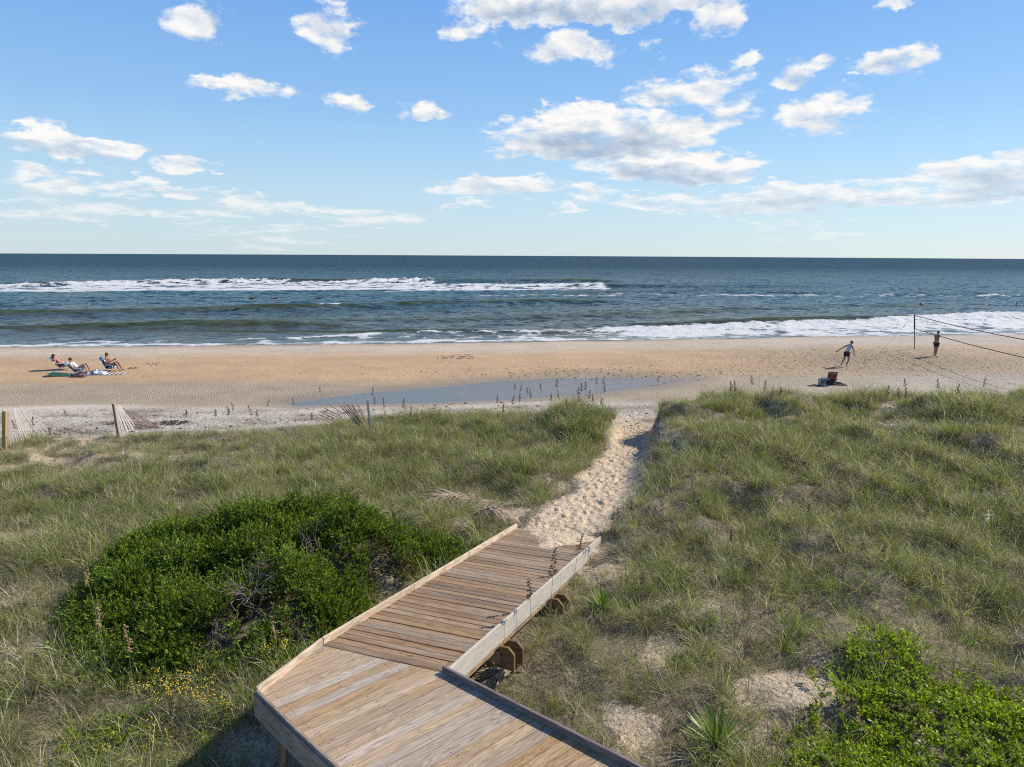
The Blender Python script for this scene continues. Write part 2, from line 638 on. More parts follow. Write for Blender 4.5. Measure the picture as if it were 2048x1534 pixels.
def simple_mat(name, col, rough=0.6, metal=0.0, vary=0.12, scale=30.0):
    m, T, P = new_mat(name)
    obc = T.new('ShaderNodeTexCoord').outputs['Object']
    n = T.noise(obc, scale, 4, 0.6)
    f = T.math('MULTIPLY_ADD', n, 2 * vary, 1 - vary)
    mul = T.mix(1.0, col, (1, 1, 1), 'MULTIPLY')
    nd = T.new('ShaderNodeVectorMath'); nd.operation = 'SCALE'
    T.l.new(mul, nd.inputs[0]); T.l.new(f, nd.inputs['Scale'])
    T.l.new(nd.outputs[0], P.inputs['Base Color'])
    P.inputs['Roughness'].default_value = rough
    P.inputs['Metallic'].default_value = metal
    return m


def make_sand(name, dune):
    m, T, P = new_mat(name)
    p = T.pos()
    col = T.attr('Col', 'Color')
    wet = T.attr('wet')
    n1 = T.noise(p, 9.0, 5, 0.62)
    n2 = T.noise(p, 90.0, 3, 0.6)
    f = T.math('MULTIPLY_ADD', n1, 0.30, 0.72)
    f = T.math('MULTIPLY_ADD', n2, 0.26, f)
    sc = T.new('ShaderNodeVectorMath'); sc.operation = 'SCALE'
    T.l.new(col, sc.inputs[0]); T.l.new(f, sc.inputs['Scale'])
    c = sc.outputs[0]
    if dune:
        lit = T.attr('litter')
        n3 = T.noise(T.mapping(p, (1, 1, 1)), 16.0, 6, 0.72, 0.8)
        k = T.smooth(T.math('ADD', n3, T.math('MULTIPLY', lit, 0.36)), 0.52, 0.70)
        c2 = T.mix(T.noise(p, 40, 2), (0.09, 0.075, 0.045), (0.34, 0.28, 0.18))
        c = T.mix(k, c, c2)
    T.l.new(c, P.inputs['Base Color'])
    T.l.new(T.math('MULTIPLY_ADD', wet, -0.45, 0.92), P.inputs['Roughness'])
    P.inputs['Specular IOR Level'].default_value = 0.3
    # relief: wind ripples, prints and grains
    st = T.mapping(p, (1.0, 1.0, 1.0))
    tramp = T.attr('tramp')
    v1 = T.noise(st, 3.2, 5, 0.6, 0.4)
    v2 = T.noise(st, 14.0, 4, 0.6)
    h = T.math('MULTIPLY', T.math('ADD', v1, T.math('MULTIPLY', v2, 0.3)), tramp)
    wv = T.new('ShaderNodeTexWave'); wv.wave_type = 'BANDS'; wv.bands_direction = 'DIAGONAL'
    wm = T.mapping(p, (2.6, 2.3, 1.0), rot=(0, 0, R(18)))
    T.l.new(wm, wv.inputs['Vector'])
    wv.inputs['Scale'].default_value = 1.5; wv.inputs['Distortion'].default_value = 11.0
    wv.inputs['Detail'].default_value = 3; wv.inputs['Detail Scale'].default_value = 1.2
    rip = T.attr('ripple')
    h = T.math('ADD', h, T.math('MULTIPLY', T.math('MULTIPLY', wv.outputs[1], rip), 0.07))
    h = T.math('ADD', h, T.math('MULTIPLY', n2, 0.05))
    T.l.new(T.bump(h, 0.9, 0.22), P.inputs['Normal'])
    return m


M_SAND_DUNE = make_sand('dune_sand', True)
M_SAND_BEACH = make_sand('beach_sand', True)

# ------------------------------------------------------------------ ground sheets
BARE = [(1290, 1290, 55, 42, .9), (1270, 1440, 105, 55, 1), (1560, 1385, 110, 55, .95), (1640, 1300, 60, 26, .8), (60, 1058, 70, 22, .9),
        (60, 1210, 75, 40, .85), (130, 1170, 70, 30, .7), (60, 1490, 90, 60, .8), (330, 1520, 60, 24, .8), (70, 892, 70, 22, .9), (170, 925, 80, 16, .8),
        (1960, 885, 50, 20, .9), (1800, 822, 70, 14, .9), (1440, 838, 40, 16, .9), (1190, 1140, 60, 45, .8), (830, 1165, 60, 26, .8),
        (1330, 858, 60, 20, 1), (1110, 1050, 90, 30, 1), (560, 1510, 130, 60, .75), (440, 1440, 70, 40, .5), (1420, 1225, 60, 24, .6),
        (230, 1120, 60, 40, .6), (1480, 1490, 90, 40, .7), (1330, 1180, 50, 20, .5), (1900, 1050, 40, 10, .5), (20, 1330, 60, 40, .6),
        (250, 882, 90, 18, .7), (130, 855, 80, 16, .85), (330, 905, 70, 12, .6), (1780, 955, 50, 12, .6), (1560, 965, 40, 12, .5),
        (1400, 1010, 30, 14, .5), (980, 1380, 60, 30, .6), (1750, 1210, 60, 14, .4), (560, 1000, 120, 16, .35), (1130, 985, 30, 20, .8), (930, 1018, 60, 22, .75), (1290, 1000, 26, 18, .7)]


def bare_at(x, y, z):
    px, py, zz = project(np.stack([x, y, z], -1))
    px = px + 130 * fbm(x * 1.1, y * 1.1, 61, 4); py = py + 80 * fbm(x * 1.1, y * 1.1, 62, 4)
    b = np.zeros(len(x))
    for cx, cy, rx, ry, st in BARE:
        d = ((px - cx) / rx) ** 2 + ((py - cy) / ry) ** 2
        b = np.maximum(b, st * sstep(1.5, 0.5, d))
    gen = sstep(0.36, 0.6, fbm(x * 0.45, y * 0.45, 71, 4)) * 0.35
    return np.where(zz > 3, np.maximum(b, gen), gen)


vx, vy, vz = XX.ravel(), YY.ravel(), ZZ.ravel()
tt, pm, sdp = TT.ravel(), PM.ravel(), SDP.ravel()
bare = bare_at(vx, vy, vz)
veg = tt * (1 - pm) * (1 - bare)


def ground_attrs(x, y, z, t, pmask, sd, vegd):
    n = len(x)
    w = y / shore_y(x) * 56.3
    pale = np.array([.53, .475, .40]); orange = np.array([.475, .325, .19]); grey = np.array([.36, .29, .21]); dune = np.array([.52, .42, .295])
    path = np.array([.60, .475, .33]); wetc = np.array([.27, .215, .155])
    u = (w + 1.2 * fbm(x * .15, y * .3, 11, 3))[:, None]
    k1 = sstep(30.6, 32.0, u); k2 = sstep(36.5, 39.5, u + .6); k3 = sstep(44, 50, u); k4 = sstep(52.5, 55.6, w[:, None] + .5 * fbm(x * .12, y * .2, 12, 2)[:, None])
    c = pale * (1 - k1) + grey * k1
    rightside = sstep(8, 26, x)[:, None]
    c = c * (1 - rightside * .5) + (pale * .9) * rightside * .5
    c = c * (1 - k2) + orange * k2
    c = c * (1 - k3 * .7) + (pale * .93) * k3 * .7
    c = c * (1 - k4) + wetc * 1.25 * k4
    c = c * (1 - rightside * .25) + (pale * .9) * rightside * .25
    wet = (k4[:, 0] * .8)
    nearpool = sstep(2.2, 0.2, sd)
    c = c * (1 - nearpool[:, None] * .75) + wetc * nearpool[:, None] * .75
    wet = np.maximum(wet, nearpool)
    c = c * (1 + .16 * fbm(x * .5, y * .9, 13, 4))[:, None]
    tb = t[:, None]
    c = c * (1 - tb) + dune * tb
    c = c * (1 - pmask[:, None]) + path * pmask[:, None]
    court = np.exp(-(((x - 26) / 11) ** 2 + ((y - 45) / 6) ** 2))
    edge = np.exp(-((w - 39.5) / 2.0) ** 2) * sstep(-2, 6, x) * .6
    drywrack = sstep(31.5, 29.5, w) * (1 - t) * .8
    tramp = np.clip(.22 + court * .9 + edge * .6 + drywrack + .5 * t + .2 * sstep(5, 25, x), 0, 1.2)
    tramp = tramp * (1 - wet * .8)
    ripple = sstep(31.3, 32.3, w) * sstep(39, 36.5, w) * sstep(14, 4, x) * (1 - t)
    return c, wet, tramp, ripple


def finish_ground(me, x, y, z, t, pmask, sd, vegd, mat):
    c, wet, tramp, ripple = ground_attrs(x, y, z, t, pmask, sd, vegd)
    cattr(me, 'Col', c); fattr(me, 'wet', wet); fattr(me, 'tramp', tramp); fattr(me, 'ripple', ripple)
    w_ = y / shore_y(x) * 56.3
    dw = sstep(31.6, 29.8, w_) * (1 - t) * (.22 + .5 * np.clip(fbm(x * .7, y * 1.3, 81, 3), -.4, 1)) + np.exp(-(((x - 25) / 9) ** 2 + ((y - 44.5) / 4.5) ** 2)) * .22 + .10 * sstep(2, 20, x) * (1 - t)
    fattr(me, 'litter', np.maximum(vegd, dw))
    me.materials.append(mat)


NX, NY = len(GX), len(GY)
ji = np.arange(NY - 1)[:, None] * NX + np.arange(NX - 1)[None, :]
quads = np.stack([ji, ji + 1, ji + 1 + NX, ji + NX], -1).reshape(-1, 4)
fpm = pm[quads].max(1); ft = tt[quads].max(1)
fcy = vy[quads].mean(1)
is_path = (fpm > 0.02) & (ft > 0.0) & (fcy < 29)
is_dune = (ft > 0.0) & ~is_path
is_beach = ~is_path & ~is_dune
for nm, sel, mat in (('dune_ground', is_dune, M_SAND_DUNE), ('beach', is_beach, M_SAND_BEACH)):
    q = quads[sel]
    used = np.unique(q)
    remap = np.zeros(NX * NY, np.int64); remap[used] = np.arange(len(used))
    me = np_mesh(nm, np.stack([vx, vy, vz], -1)[used], remap[q])
    finish_ground(me, vx[used], vy[used], vz[used], tt[used], pm[used], sdp[used], veg[used], mat)
    tag(link(nm, me), kind='structure')

# the trodden path: the same sheet, four times finer, with footprints pressed in
qp = quads[is_path]
S = 4
ii, jj = qp[:, 0] % (NX), qp[:, 0] // NX
fr = np.arange(S + 1) / S
keys = {}
gxs = (ii[:, None, None] * S + np.arange(S + 1)[None, :, None])
gys = (jj[:, None, None] * S + np.arange(S + 1)[None, None, :])
gxs, gys = np.broadcast_arrays(gxs, gys)
code = gxs.astype(np.int64) * 1000000 + gys
uniq, inv = np.unique(code.ravel(), return_inverse=True)
inv = inv.reshape(code.shape)
ux, uy = uniq // 1000000, uniq % 1000000
gi, gf = np.minimum(ux // S, NX - 2), ux / S
gj, gg = np.minimum(uy // S, NY - 2), uy / S
fx, fy = gf - gi, gg - gj
px_ = GX[gi] * (1 - fx) + GX[gi + 1] * fx
py_ = GY[gj] * (1 - fy) + GY[gj + 1] * fy


def bil(Agrid):
    return (Agrid[gj, gi] * (1 - fx) + Agrid[gj, gi + 1] * fx) * (1 - fy) + (Agrid[gj + 1, gi] * (1 - fx) + Agrid[gj + 1, gi + 1] * fx) * fy


pz_, pt_, pp_, ps_ = bil(ZZ), bil(TT), bil(PM), bil(SDP)
amp = sstep(0.15, 0.7, pp_)
foot = np.zeros(len(px_))
for k in range(760):
    yy = rng.uniform(PY[0] - .7, 29.5)
    xx = np.interp(yy, PY, PXX) + rng.normal(0, 0.52) * np.interp(yy, PY, PW)
    dx_ = np.interp(yy + .5, PY, PXX) - np.interp(yy - .5, PY, PXX)
    an = math.atan2(1.0, dx_) + rng.normal(0, .3)
    L, Wd, dp = rng.uniform(.10, .20), rng.uniform(.055, .105), rng.uniform(.015, .06)
    sel = (np.abs(px_ - xx) < .5) & (np.abs(py_ - yy) < .5)
    a = (px_[sel] - xx) * math.cos(an) + (py_[sel] - yy) * math.sin(an)
    b = -(px_[sel] - xx) * math.sin(an) + (py_[sel] - yy) * math.cos(an)
    d = np.sqrt((a / L) ** 2 + (b / Wd) ** 2)
    foot[sel] = np.minimum(foot[sel], -dp * sstep(1.1, .45, d)) + 0.4 * dp * np.exp(-((d - 1.35) / .25) ** 2)
pz2 = pz_ + amp * (foot + 0.02 * fbm(px_ * 4, py_ * 4, 77, 3))
pquads = np.stack([inv[:, :-1, :-1], inv[:, 1:, :-1], inv[:, 1:, 1:], inv[:, :-1, 1:]], -1).reshape(-1, 4)
me = np_mesh('sand_path', np.stack([px_, py_, pz2], -1), pquads)
finish_ground(me, px_, py_, pz2, pt_, pp_, ps_, (1 - pp_) * pt_ * .7, M_SAND_DUNE)
tag(link('sand_path', me), kind='structure')


# ------------------------------------------------------------------ sea
def crest(pxs, z=-.1):
    P = [at_z(a, b, z) for a, b in pxs]
    return np.array([p.x for p in P]), np.array([p.y for p in P])


WAVES = [  # crest line (px), height, front width, back width, x-range fade(m), wobble
    ([(-500, 642), (0, 634), (300, 628), (640, 619), (860, 611), (1200, 604)], 1.15, 3.2, 6.0, (-95, 10), 1),
    ([(-500, 582), (0, 573), (500, 566), (870, 563), (1100, 563), (1500, 566)], .95, 3.0, 9.0, (-190, 24), 2),
    ([(700, 573), (900, 574), (1213, 573), (1600, 574), (2100, 572)], .75, 2.6, 7.0, (-22, 70), 3),
    ([(-400, 664), (0, 661), (200, 656), (330, 653), (520, 655)], .60, 1.6, 4.0, (-60, -20), 4),
    ([(700, 664), (860, 661), (1000, 663)], .16, 1.2, 3.0, (-30, 0), 5),
    ([(1300, 652), (1560, 646), (1750, 640), (1900, 635), (2100, 633), (2500, 632)], .62, 1.8, 5.0, (16, 80), 6),
    ([(1200, 586), (1500, 582), (1800, 590), (2050, 588), (2500, 585)], .42, 3.5, 9.0, (10, 120), 7),
    ([(500, 647), (900, 640), (1300, 628), (1700, 614), (2048, 606)], .26, 3, 6.0, (-40, 60), 8),
]
SX = axis([(-6000, -700, 250), (-700, -150, 8), (-150, -78, 1.2), (-78, 70, .40), (70, 130, 1.0), (130, 700, 8), (700, 6000, 250)])
SV = axis([(-7, 30, .34), (30, 62, .55), (62, 125, .55), (125, 300, 2.5), (300, 1200, 20), (1200, 24000, 500)])
SXX, SVV = np.meshgrid(SX, SV)
SYY = shore_y(SXX) + SVV
sx, sy, sv = SXX.ravel(), SYY.ravel(), SVV.ravel()
zsea = np.zeros(len(sx))
foam = np.zeros(len(sx))
green = np.zeros(len(sx))
dist = np.hypot(sx, sy)
for pts, hgt, fw, bw, (xa, xb), sd_ in WAVES:
    cxx, cyy = crest(pts)
    o_ = np.argsort(cxx)
    yc = np.interp(sx, cxx[o_], cyy[o_]) + 1.0 * fbm(sx * .05, sx * 0, 100 + sd_, 3) * (1 + fw * .3)
    q = sy - yc
    prof = np.where(q < 0, np.exp(-(q / fw) ** 2), np.exp(-(q / bw) ** 2))
    fade = sstep(xa - 10, xa + 10, sx) * sstep(xb + 12, xb - 4, sx)
    vary = 0.75 + 0.5 * fbm(sx * .045, sx * 0 + 3, 130 + sd_, 3)
    zsea += hgt * prof * fade * vary
    green = np.maximum(green, {3: .5, 7: .35, 8: .45}.get(sd_, 1.0) * fade * sstep(.18, .6, prof * vary) * (q < bw * .25))
rip = 0.11 * fbm(sx * .16, sy * .55, 150, 4) + 0.05 * fbm(sx * .6, sy * 1.5, 160, 3)
zsea += rip * sstep(2, 14, sv) * sstep(320, 140, dist)


def band(pxs_top, pxs_bot, xa, xb, soft=8.0):
    """foam band between two lines given in the photograph, measured on the water"""
    tx, ty = crest(pxs_top); bx, by = crest(pxs_bot)
    yt = np.interp(sx, tx[np.argsort(tx)], ty[np.argsort(tx)]); yb = np.interp(sx, bx[np.argsort(bx)], by[np.argsort(bx)])
    u = (sy - yb) / np.maximum(yt - yb, .3)
    f = sstep(-.06, .18, u) * sstep(1.08, .82, u)
    return f * sstep(xa - soft * .4, xa + soft * .4, sx) * sstep(xb + soft * .1, xb - soft * .1, sx), u


lump = fbm(sx * .55, sy * .45, 170, 4)
lump2 = fbm(sx * 1.4, sy * 1.1, 171, 3)
# the breaker line far out
f1, u1 = band([(-500, 577), (0, 572), (300, 567), (480, 563), (620, 565), (780, 562), (872, 561), (900, 566)],
              [(-500, 590), (0, 585), (400, 583), (870, 581), (900, 581)], -220, crest([(872, 566)])[0][0], 4)
f2, u2 = band([(700, 570), (870, 573), (1050, 573), (1213, 570), (1230, 572)], [(700, 585), (870, 583), (1050, 581), (1213, 580), (1230, 579)], -26, crest([(1213, 574)])[0][0], 5)
f3, u3 = band([(1150, 652), (1300, 655), (1500, 648), (1700, 643), (1850, 634), (1960, 630), (2100, 633), (2500, 632)],
              [(1150, 684), (1300, 681), (1500, 677), (1700, 673), (1850, 671), (2000, 668), (2300, 664), (2500, 662)], crest([(1180, 665)])[0][0], 90, 14)
f4, u4 = band([(-500, 680), (0, 679), (300, 678), (600, 673), (860, 662), (900, 664), (1200, 660)],
              [(-500, 697), (0, 695), (400, 693), (860, 687), (1200, 684)], -140, crest([(1230, 665)])[0][0], 6)
f5, _ = band([(1050, 589), (1213, 587), (1500, 588), (1900, 590), (2100, 588)], [(1050, 593), (1213, 592), (1500, 593), (1900, 595), (2100, 595)], -10, 120, 20)
f6, _ = band([(640, 615), (655, 612), (680, 613)], [(640, 619), (655, 617), (680, 618)], crest([(638, 617)])[0][0], crest([(682, 616)])[0][0], 2)
strk = fbm(sx * .12, sy * .6, 172, 4)
core = np.maximum(f1 * np.clip(.74 + .55 * lump + .45 * strk + .35 * sstep(.3, .05, u1) + .30 * sstep(-24, 6, sx), 0, 1.1), f2 * np.clip(.72 + .5 * lump + .4 * strk, 0, 1.1))
zsea += f1 * (.15 * sstep(.2, .95, u1) + 1.15 * np.maximum(lump2 + .15, 0) * sstep(.45, .95, u1) * (.4 + .6 * sstep(-46, -8, sx))) + f2 * (.28 + .30 * np.maximum(lump2, 0)) * sstep(.1, .9, u2)
f3s = f3 * np.clip(.55 + .55 * u3 + .45 * lump, 0, 1)
zsea += f3 * sstep(.35, .95, u3) * (.10 + .30 * np.maximum(lump2 + .2, 0))
f4s = f4 * np.clip(.48 + .4 * lump + .35 * sstep(.45, .1, u4) + .35 * sstep(.75, .9, u4) * sstep(-34, -14, sx), 0, 1)
zsea += f4 * sstep(.7, .95, u4) * sstep(-30, -12, sx) * (.12 + .15 * np.maximum(lump2, 0))
swash = sstep(4.2, 0.4, sv) * sstep(-1.4, -.9, sv) * (.62 + .35 * lump)
foam = np.maximum.reduce([core, f3s, f4s, f5 * (.48 + .5 * lump), f6, swash])
caps = sstep(.62, .74, fbm(sx * .06, sy * .10, 190, 5)) * sstep(40, 90, sv) * sstep(900, 300, sv) * .55
foam = np.maximum(foam, caps)
# thin sheet that runs up the sand
runup = -0.05 + 0.035 * np.clip(-sv, 0, 3)
ground_under = Hat(np.clip(sx, GX[0], GX[-1]), np.clip(sy, GY[0], GY[-1]))
edge = sstep(6, .5, sv)
zs = (-0.10 + zsea) * (1 - edge) + (ground_under + .018 + np.maximum(zsea, 0) * .4) * edge
keep_v = -1.1 + .8 * fbm(sx * .16, sx * 0 + 9, 201, 4)
zs = np.where(sv < keep_v, ground_under - .12 - .05 * (keep_v - sv), zs)
me = np_mesh('sea', np.stack([sx, sy, zs], -1), np.stack([
    (np.arange(len(SV) - 1)[:, None] * len(SX) + np.arange(len(SX) - 1)[None, :]),
    (np.arange(len(SV) - 1)[:, None] * len(SX) + np.arange(len(SX) - 1)[None, :]) + 1,
    (np.arange(len(SV) - 1)[:, None] * len(SX) + np.arange(len(SX) - 1)[None, :]) + 1 + len(SX),
    (np.arange(len(SV) - 1)[:, None] * len(SX) + np.arange(len(SX) - 1)[None, :]) + len(SX)], -1).reshape(-1, 4))
fattr(me, 'foam', np.clip(foam, 0, 1.3)); fattr(me, 'green', green); fattr(me, 'off', sv)

m, T, P = new_mat('sea_water')
p = T.pos()
off = T.attr('off')
shal = T.smooth(off, 60, 3)
mid = T.smooth(off, 260, 30)
deep = T.mix(mid, (0.004, 0.036, 0.064), (0.014, 0.054, 0.068))
wc = T.mix(shal, deep, (0.085, 0.088, 0.060))
wc = T.mix(T.math('MULTIPLY', T.attr('green'), 1.0), wc, (0.058, 0.066, 0.024))
n_patch = T.noise(T.mapping(p, (0.02, 0.05, 1)), 1.0, 4, 0.6)
wc = T.mix(T.math('MULTIPLY', n_patch, 0.5), wc, (0.012, 0.045, 0.070))
T.n.remove(P)
# wavelets tilt the surface: slopes taken straight from noise so that they hold at any distance
w1 = T.noise(T.mapping(p, (0.55, 1.0, 1)), 1.1, 6, 0.68, 0.3, out=1)
w2 = T.noise(T.mapping(p, (0.07, 0.22, 1)), 1.0, 4, 0.6, 0.3, out=1)
ws = T.vmath('ADD', T.vmath('SUBTRACT', w1, (0.5, 0.5, 0.5)), T.vmath('MULTIPLY', T.vmath('SUBTRACT', w2, (0.5, 0.5, 0.5)), (0.35, 0.45, 0.0)))
calm = T.smooth(off, 0, 14)
wamp = T.new('ShaderNodeVectorMath'); wamp.operation = 'SCALE'
T.l.new(T.vmath('MULTIPLY', ws, (1.4, 2.6, 0.0)), wamp.inputs[0]); T.l.new(T.math('MULTIPLY_ADD', calm, 0.8, 0.2), wamp.inputs['Scale'])
nrm = T.vmath('NORMALIZE', T.vmath('ADD', T.new('ShaderNodeNewGeometry').outputs['Normal'], wamp.outputs[0]))
# steep little waves hide one another, so even at a low angle the water mirrors only part of the sky
dif = T.new('ShaderNodeBsdfDiffuse'); T.l.new(wc, dif.inputs[0])
glo = T.new('ShaderNodeBsdfGlossy'); glo.inputs['Roughness'].default_value = 0.14
glo.inputs['Color'].default_value = (0.9, 0.97, 1.0, 1)
T.l.new(nrm, glo.inputs['Normal']); T.l.new(nrm, dif.inputs['Normal'])
fr_ = T.new('ShaderNodeFresnel'); fr_.inputs['IOR'].default_value = 1.33; T.l.new(nrm, fr_.inputs['Normal'])
fac = T.math('MULTIPLY', fr_.outputs[0], T.smooth(off, 10, 420, 0.58, 0.22))
fac = T.math('MULTIPLY', fac, T.math('MULTIPLY_ADD', T.attr('green'), -0.78, 1.0))
wat = T.new('ShaderNodeMixShader')
T.l.new(fac, wat.inputs[0]); T.l.new(dif.outputs[0], wat.inputs[1]); T.l.new(glo.outputs[0], wat.inputs[2])
fo = T.new('ShaderNodeBsdfPrincipled')
fo.inputs['Base Color'].default_value = (0.62, 0.635, 0.64, 1)
fo.inputs['Roughness'].default_value = 0.9
fn = T.noise(T.mapping(p, (0.8, 1.3, 1)), 1.3, 7, 0.68, 0.6)
fv = T.new('ShaderNodeTexVoronoi'); fv.feature = 'DISTANCE_TO_EDGE'
T.l.new(T.vmath('ADD', T.mapping(p, (0.55, 0.9, 1)), T.noise(p, 0.8, 3, out=1)), fv.inputs['Vector']); fv.inputs['Scale'].default_value = 0.9
lace = T.smooth(fv.outputs[0], 0.20, 0.02)
fa = T.attr('foam')
fm = T.math('ADD', T.math('MULTIPLY', fa, 1.25), T.math('MULTIPLY_ADD', fn, 1.5, -1.15))
fm = T.math('ADD', fm, T.math('MULTIPLY', T.math('MULTIPLY', lace, fa), 0.28))
ff = T.smooth(fm, 0.33, 0.62)
T.l.new(T.bump(fn, 0.8, 0.35), fo.inputs['Normal'])
mx = T.new('ShaderNodeMixShader')
T.l.new(ff, mx.inputs[0]); T.l.new(wat.outputs[0], mx.inputs[1]); T.l.new(fo.outputs[0], mx.inputs[2])
T.l.new(mx.outputs[0], T.n['Material Output'].inputs[0])
me.materials.append(m)
tag(link('sea', me), kind='structure')

# seabed far below the horizon side is not needed; the tidal pool lies in the runnel
m, T, P = new_mat('pool_water')
P.inputs['Base Color'].default_value = (0.13, 0.118, 0.10, 1)
P.inputs['Roughness'].default_value = 0.10
P.inputs['IOR'].default_value = 1.33
p = T.pos()
T.l.new(T.bump(T.noise(T.mapping(p, (1, .8, 1), rot=(0, 0, .5)), 5.0, 4, .6, .4), 0.45, .07), P.inputs['Normal'])
cx_, cy_ = POOL[:, 0].mean(), POOL[:, 1].mean()
big = [(cx_ + (a - cx_) * 1.06, cy_ + (b - cy_) * 1.25) for a, b in POOL]
b_ = MB(); b_.add([(a, c, POOL_Z - .004) for a, c in big], [tuple(range(len(big)))])
me = b_.mesh('tidal_pool', m)
tag(link('tidal_pool', me), kind='structure')


# ------------------------------------------------------------------ boardwalk
def make_wood(name, stops, grain_dark=0.55, rough=0.8, knots=True, spread=1.0, gr=.46):
    m, T, P = new_mat(name)
    oi = T.new('ShaderNodeObjectInfo')
    oc = T.new('ShaderNodeTexCoord').outputs['Object']
    rnd = oi.outputs['Random']
    offv = T.new('ShaderNodeCombineXYZ')
    T.l.new(T.math('MULTIPLY', rnd, 37.0), offv.inputs[0]); T.l.new(T.math('MULTIPLY', rnd, 91.0), offv.inputs[1])
    v = T.vmath('ADD', oc, offv.outputs[0])
    r2 = T.math('FRACT', T.math('MULTIPLY', rnd, 17.31))
    base = T.ramp(r2, stops)
    # long cathedral grain: stretched rings
    st = T.mapping(v, (0.9, 11.0, 5.0))
    n = T.noise(st, 1.0, 3, 0.5, 0.6)
    rings = T.math('FRACT', T.math('MULTIPLY', n, 9.0))
    rings = T.math('ABSOLUTE', T.math('MULTIPLY_ADD', rings, 2.0, -1.0))
    fine = T.noise(T.mapping(v, (2.2, 120.0, 40.0)), 1.0, 4, 0.65)
    g = T.math('MULTIPLY_ADD', rings, gr, T.math('MULTIPLY_ADD', fine, 0.7, 0.49 - gr * .5))
    sc = T.new('ShaderNodeVectorMath'); sc.operation = 'SCALE'
    T.l.new(base, sc.inputs[0]); T.l.new(g, sc.inputs['Scale'])
    c = sc.outputs[0]
    # grey weathering in streaks
    wea = T.smooth(T.noise(T.mapping(v, (0.7, 6.0, 3.0)), 1.0, 4, 0.6), 0.46, 0.72)
    c = T.mix(T.math('MULTIPLY', wea, 0.55 * spread), c, (0.34, 0.285, 0.225))
    blot = T.smooth(T.noise(T.mapping(v, (2.5, 4.0, 3.0)), 1.0, 5, 0.7), 0.60, 0.78)
    c = T.mix(T.math('MULTIPLY', blot, 0.5 * spread), c, (0.10, 0.08, 0.065))
    if knots:
        vo = T.new('ShaderNodeTexVoronoi'); vo.feature = 'F1'
        T.l.new(T.mapping(v, (2.0, 7.0, 0.0)), vo.inputs['Vector']); vo.inputs['Scale'].default_value = 1.0
        k = T.smooth(vo.outputs['Distance'], 0.15, 0.04)
        gate = T.new('ShaderNodeSeparateColor'); T.l.new(vo.outputs['Color'], gate.inputs[0])
        k = T.math('MULTIPLY', k, T.smooth(gate.outputs[0], 0.60, 0.62))
        c = T.mix(T.math('MULTIPLY', k, 0.75), c, (0.07, 0.045, 0.03))
    T.l.new(c, P.inputs['Base Color'])
    P.inputs['Roughness'].default_value = rough
    P.inputs['Specular IOR Level'].default_value = 0.25
    T.l.new(T.bump(T.math('ADD', fine, T.math('MULTIPLY', rings, .5)), 0.35, 0.004), P.inputs['Normal'])
    return m


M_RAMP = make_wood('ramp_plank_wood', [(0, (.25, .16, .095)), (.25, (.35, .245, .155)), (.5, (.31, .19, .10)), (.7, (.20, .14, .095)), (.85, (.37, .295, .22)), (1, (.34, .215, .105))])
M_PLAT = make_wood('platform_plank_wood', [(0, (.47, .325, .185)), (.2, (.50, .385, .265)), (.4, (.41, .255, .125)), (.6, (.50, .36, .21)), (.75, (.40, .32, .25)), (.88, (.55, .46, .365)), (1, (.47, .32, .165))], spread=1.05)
M_NEW = make_wood('pale_new_wood', [(0, (.68, .53, .38)), (.5, (.72, .57, .43)), (1, (.62, .48, .34))], knots=True, spread=.25)
M_WHITE = make_wood('bleached_wood', [(0, (.56, .51, .445)), (1, (.60, .545, .475))], knots=False, spread=.35, gr=.14)
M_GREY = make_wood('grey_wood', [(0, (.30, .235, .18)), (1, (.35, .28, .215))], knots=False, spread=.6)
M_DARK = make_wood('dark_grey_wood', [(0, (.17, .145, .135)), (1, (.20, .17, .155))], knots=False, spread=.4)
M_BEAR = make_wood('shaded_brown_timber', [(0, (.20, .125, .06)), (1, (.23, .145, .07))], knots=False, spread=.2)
M_TAN = make_wood('tan_timber', [(0, (.36, .245, .13)), (1, (.39, .27, .15))], knots=False, spread=.2)

walk = empty('boardwalk', (A.x, A.y, hz(A.x, A.y)))
tag(walk, 'weathered wooden boardwalk ramp coming down from a plank platform to the sand path', 'boardwalk')
IW = Matrix.Translation(walk.location).inverted()


def wpart(name, mesh, mat=None):
    """part whose mesh was made in world space, its own x axis along the grain"""
    o = link(name, mesh, mat, walk)
    o.matrix_parent_inverse = IW
    return o


def frame_of(origin, xdir, up):
    x = Vector(xdir).normalized(); z = Vector(up).normalized()
    y = z.cross(x).normalized(); z = x.cross(y)
    M = Matrix((x, y, z)).transposed().to_4x4()
    M.translation = Vector(origin)
    return M


def timber(name, a, b, w, h, mat, up=(0, 0, 1), bev=0.004):
    """one sawn board from a to b with slightly eased edges"""
    a, b = Vector(a), Vector(b)
    M = frame_of(a, b - a, up)
    L = (b - a).length
    me = board_mesh([(0, -w / 2), (L, -w / 2), (L, w / 2), (0, w / 2)], h, bev)
    me.materials.append(mat)
    o = link(name, me, None, walk)
    o.matrix_local = IW @ M
    return o


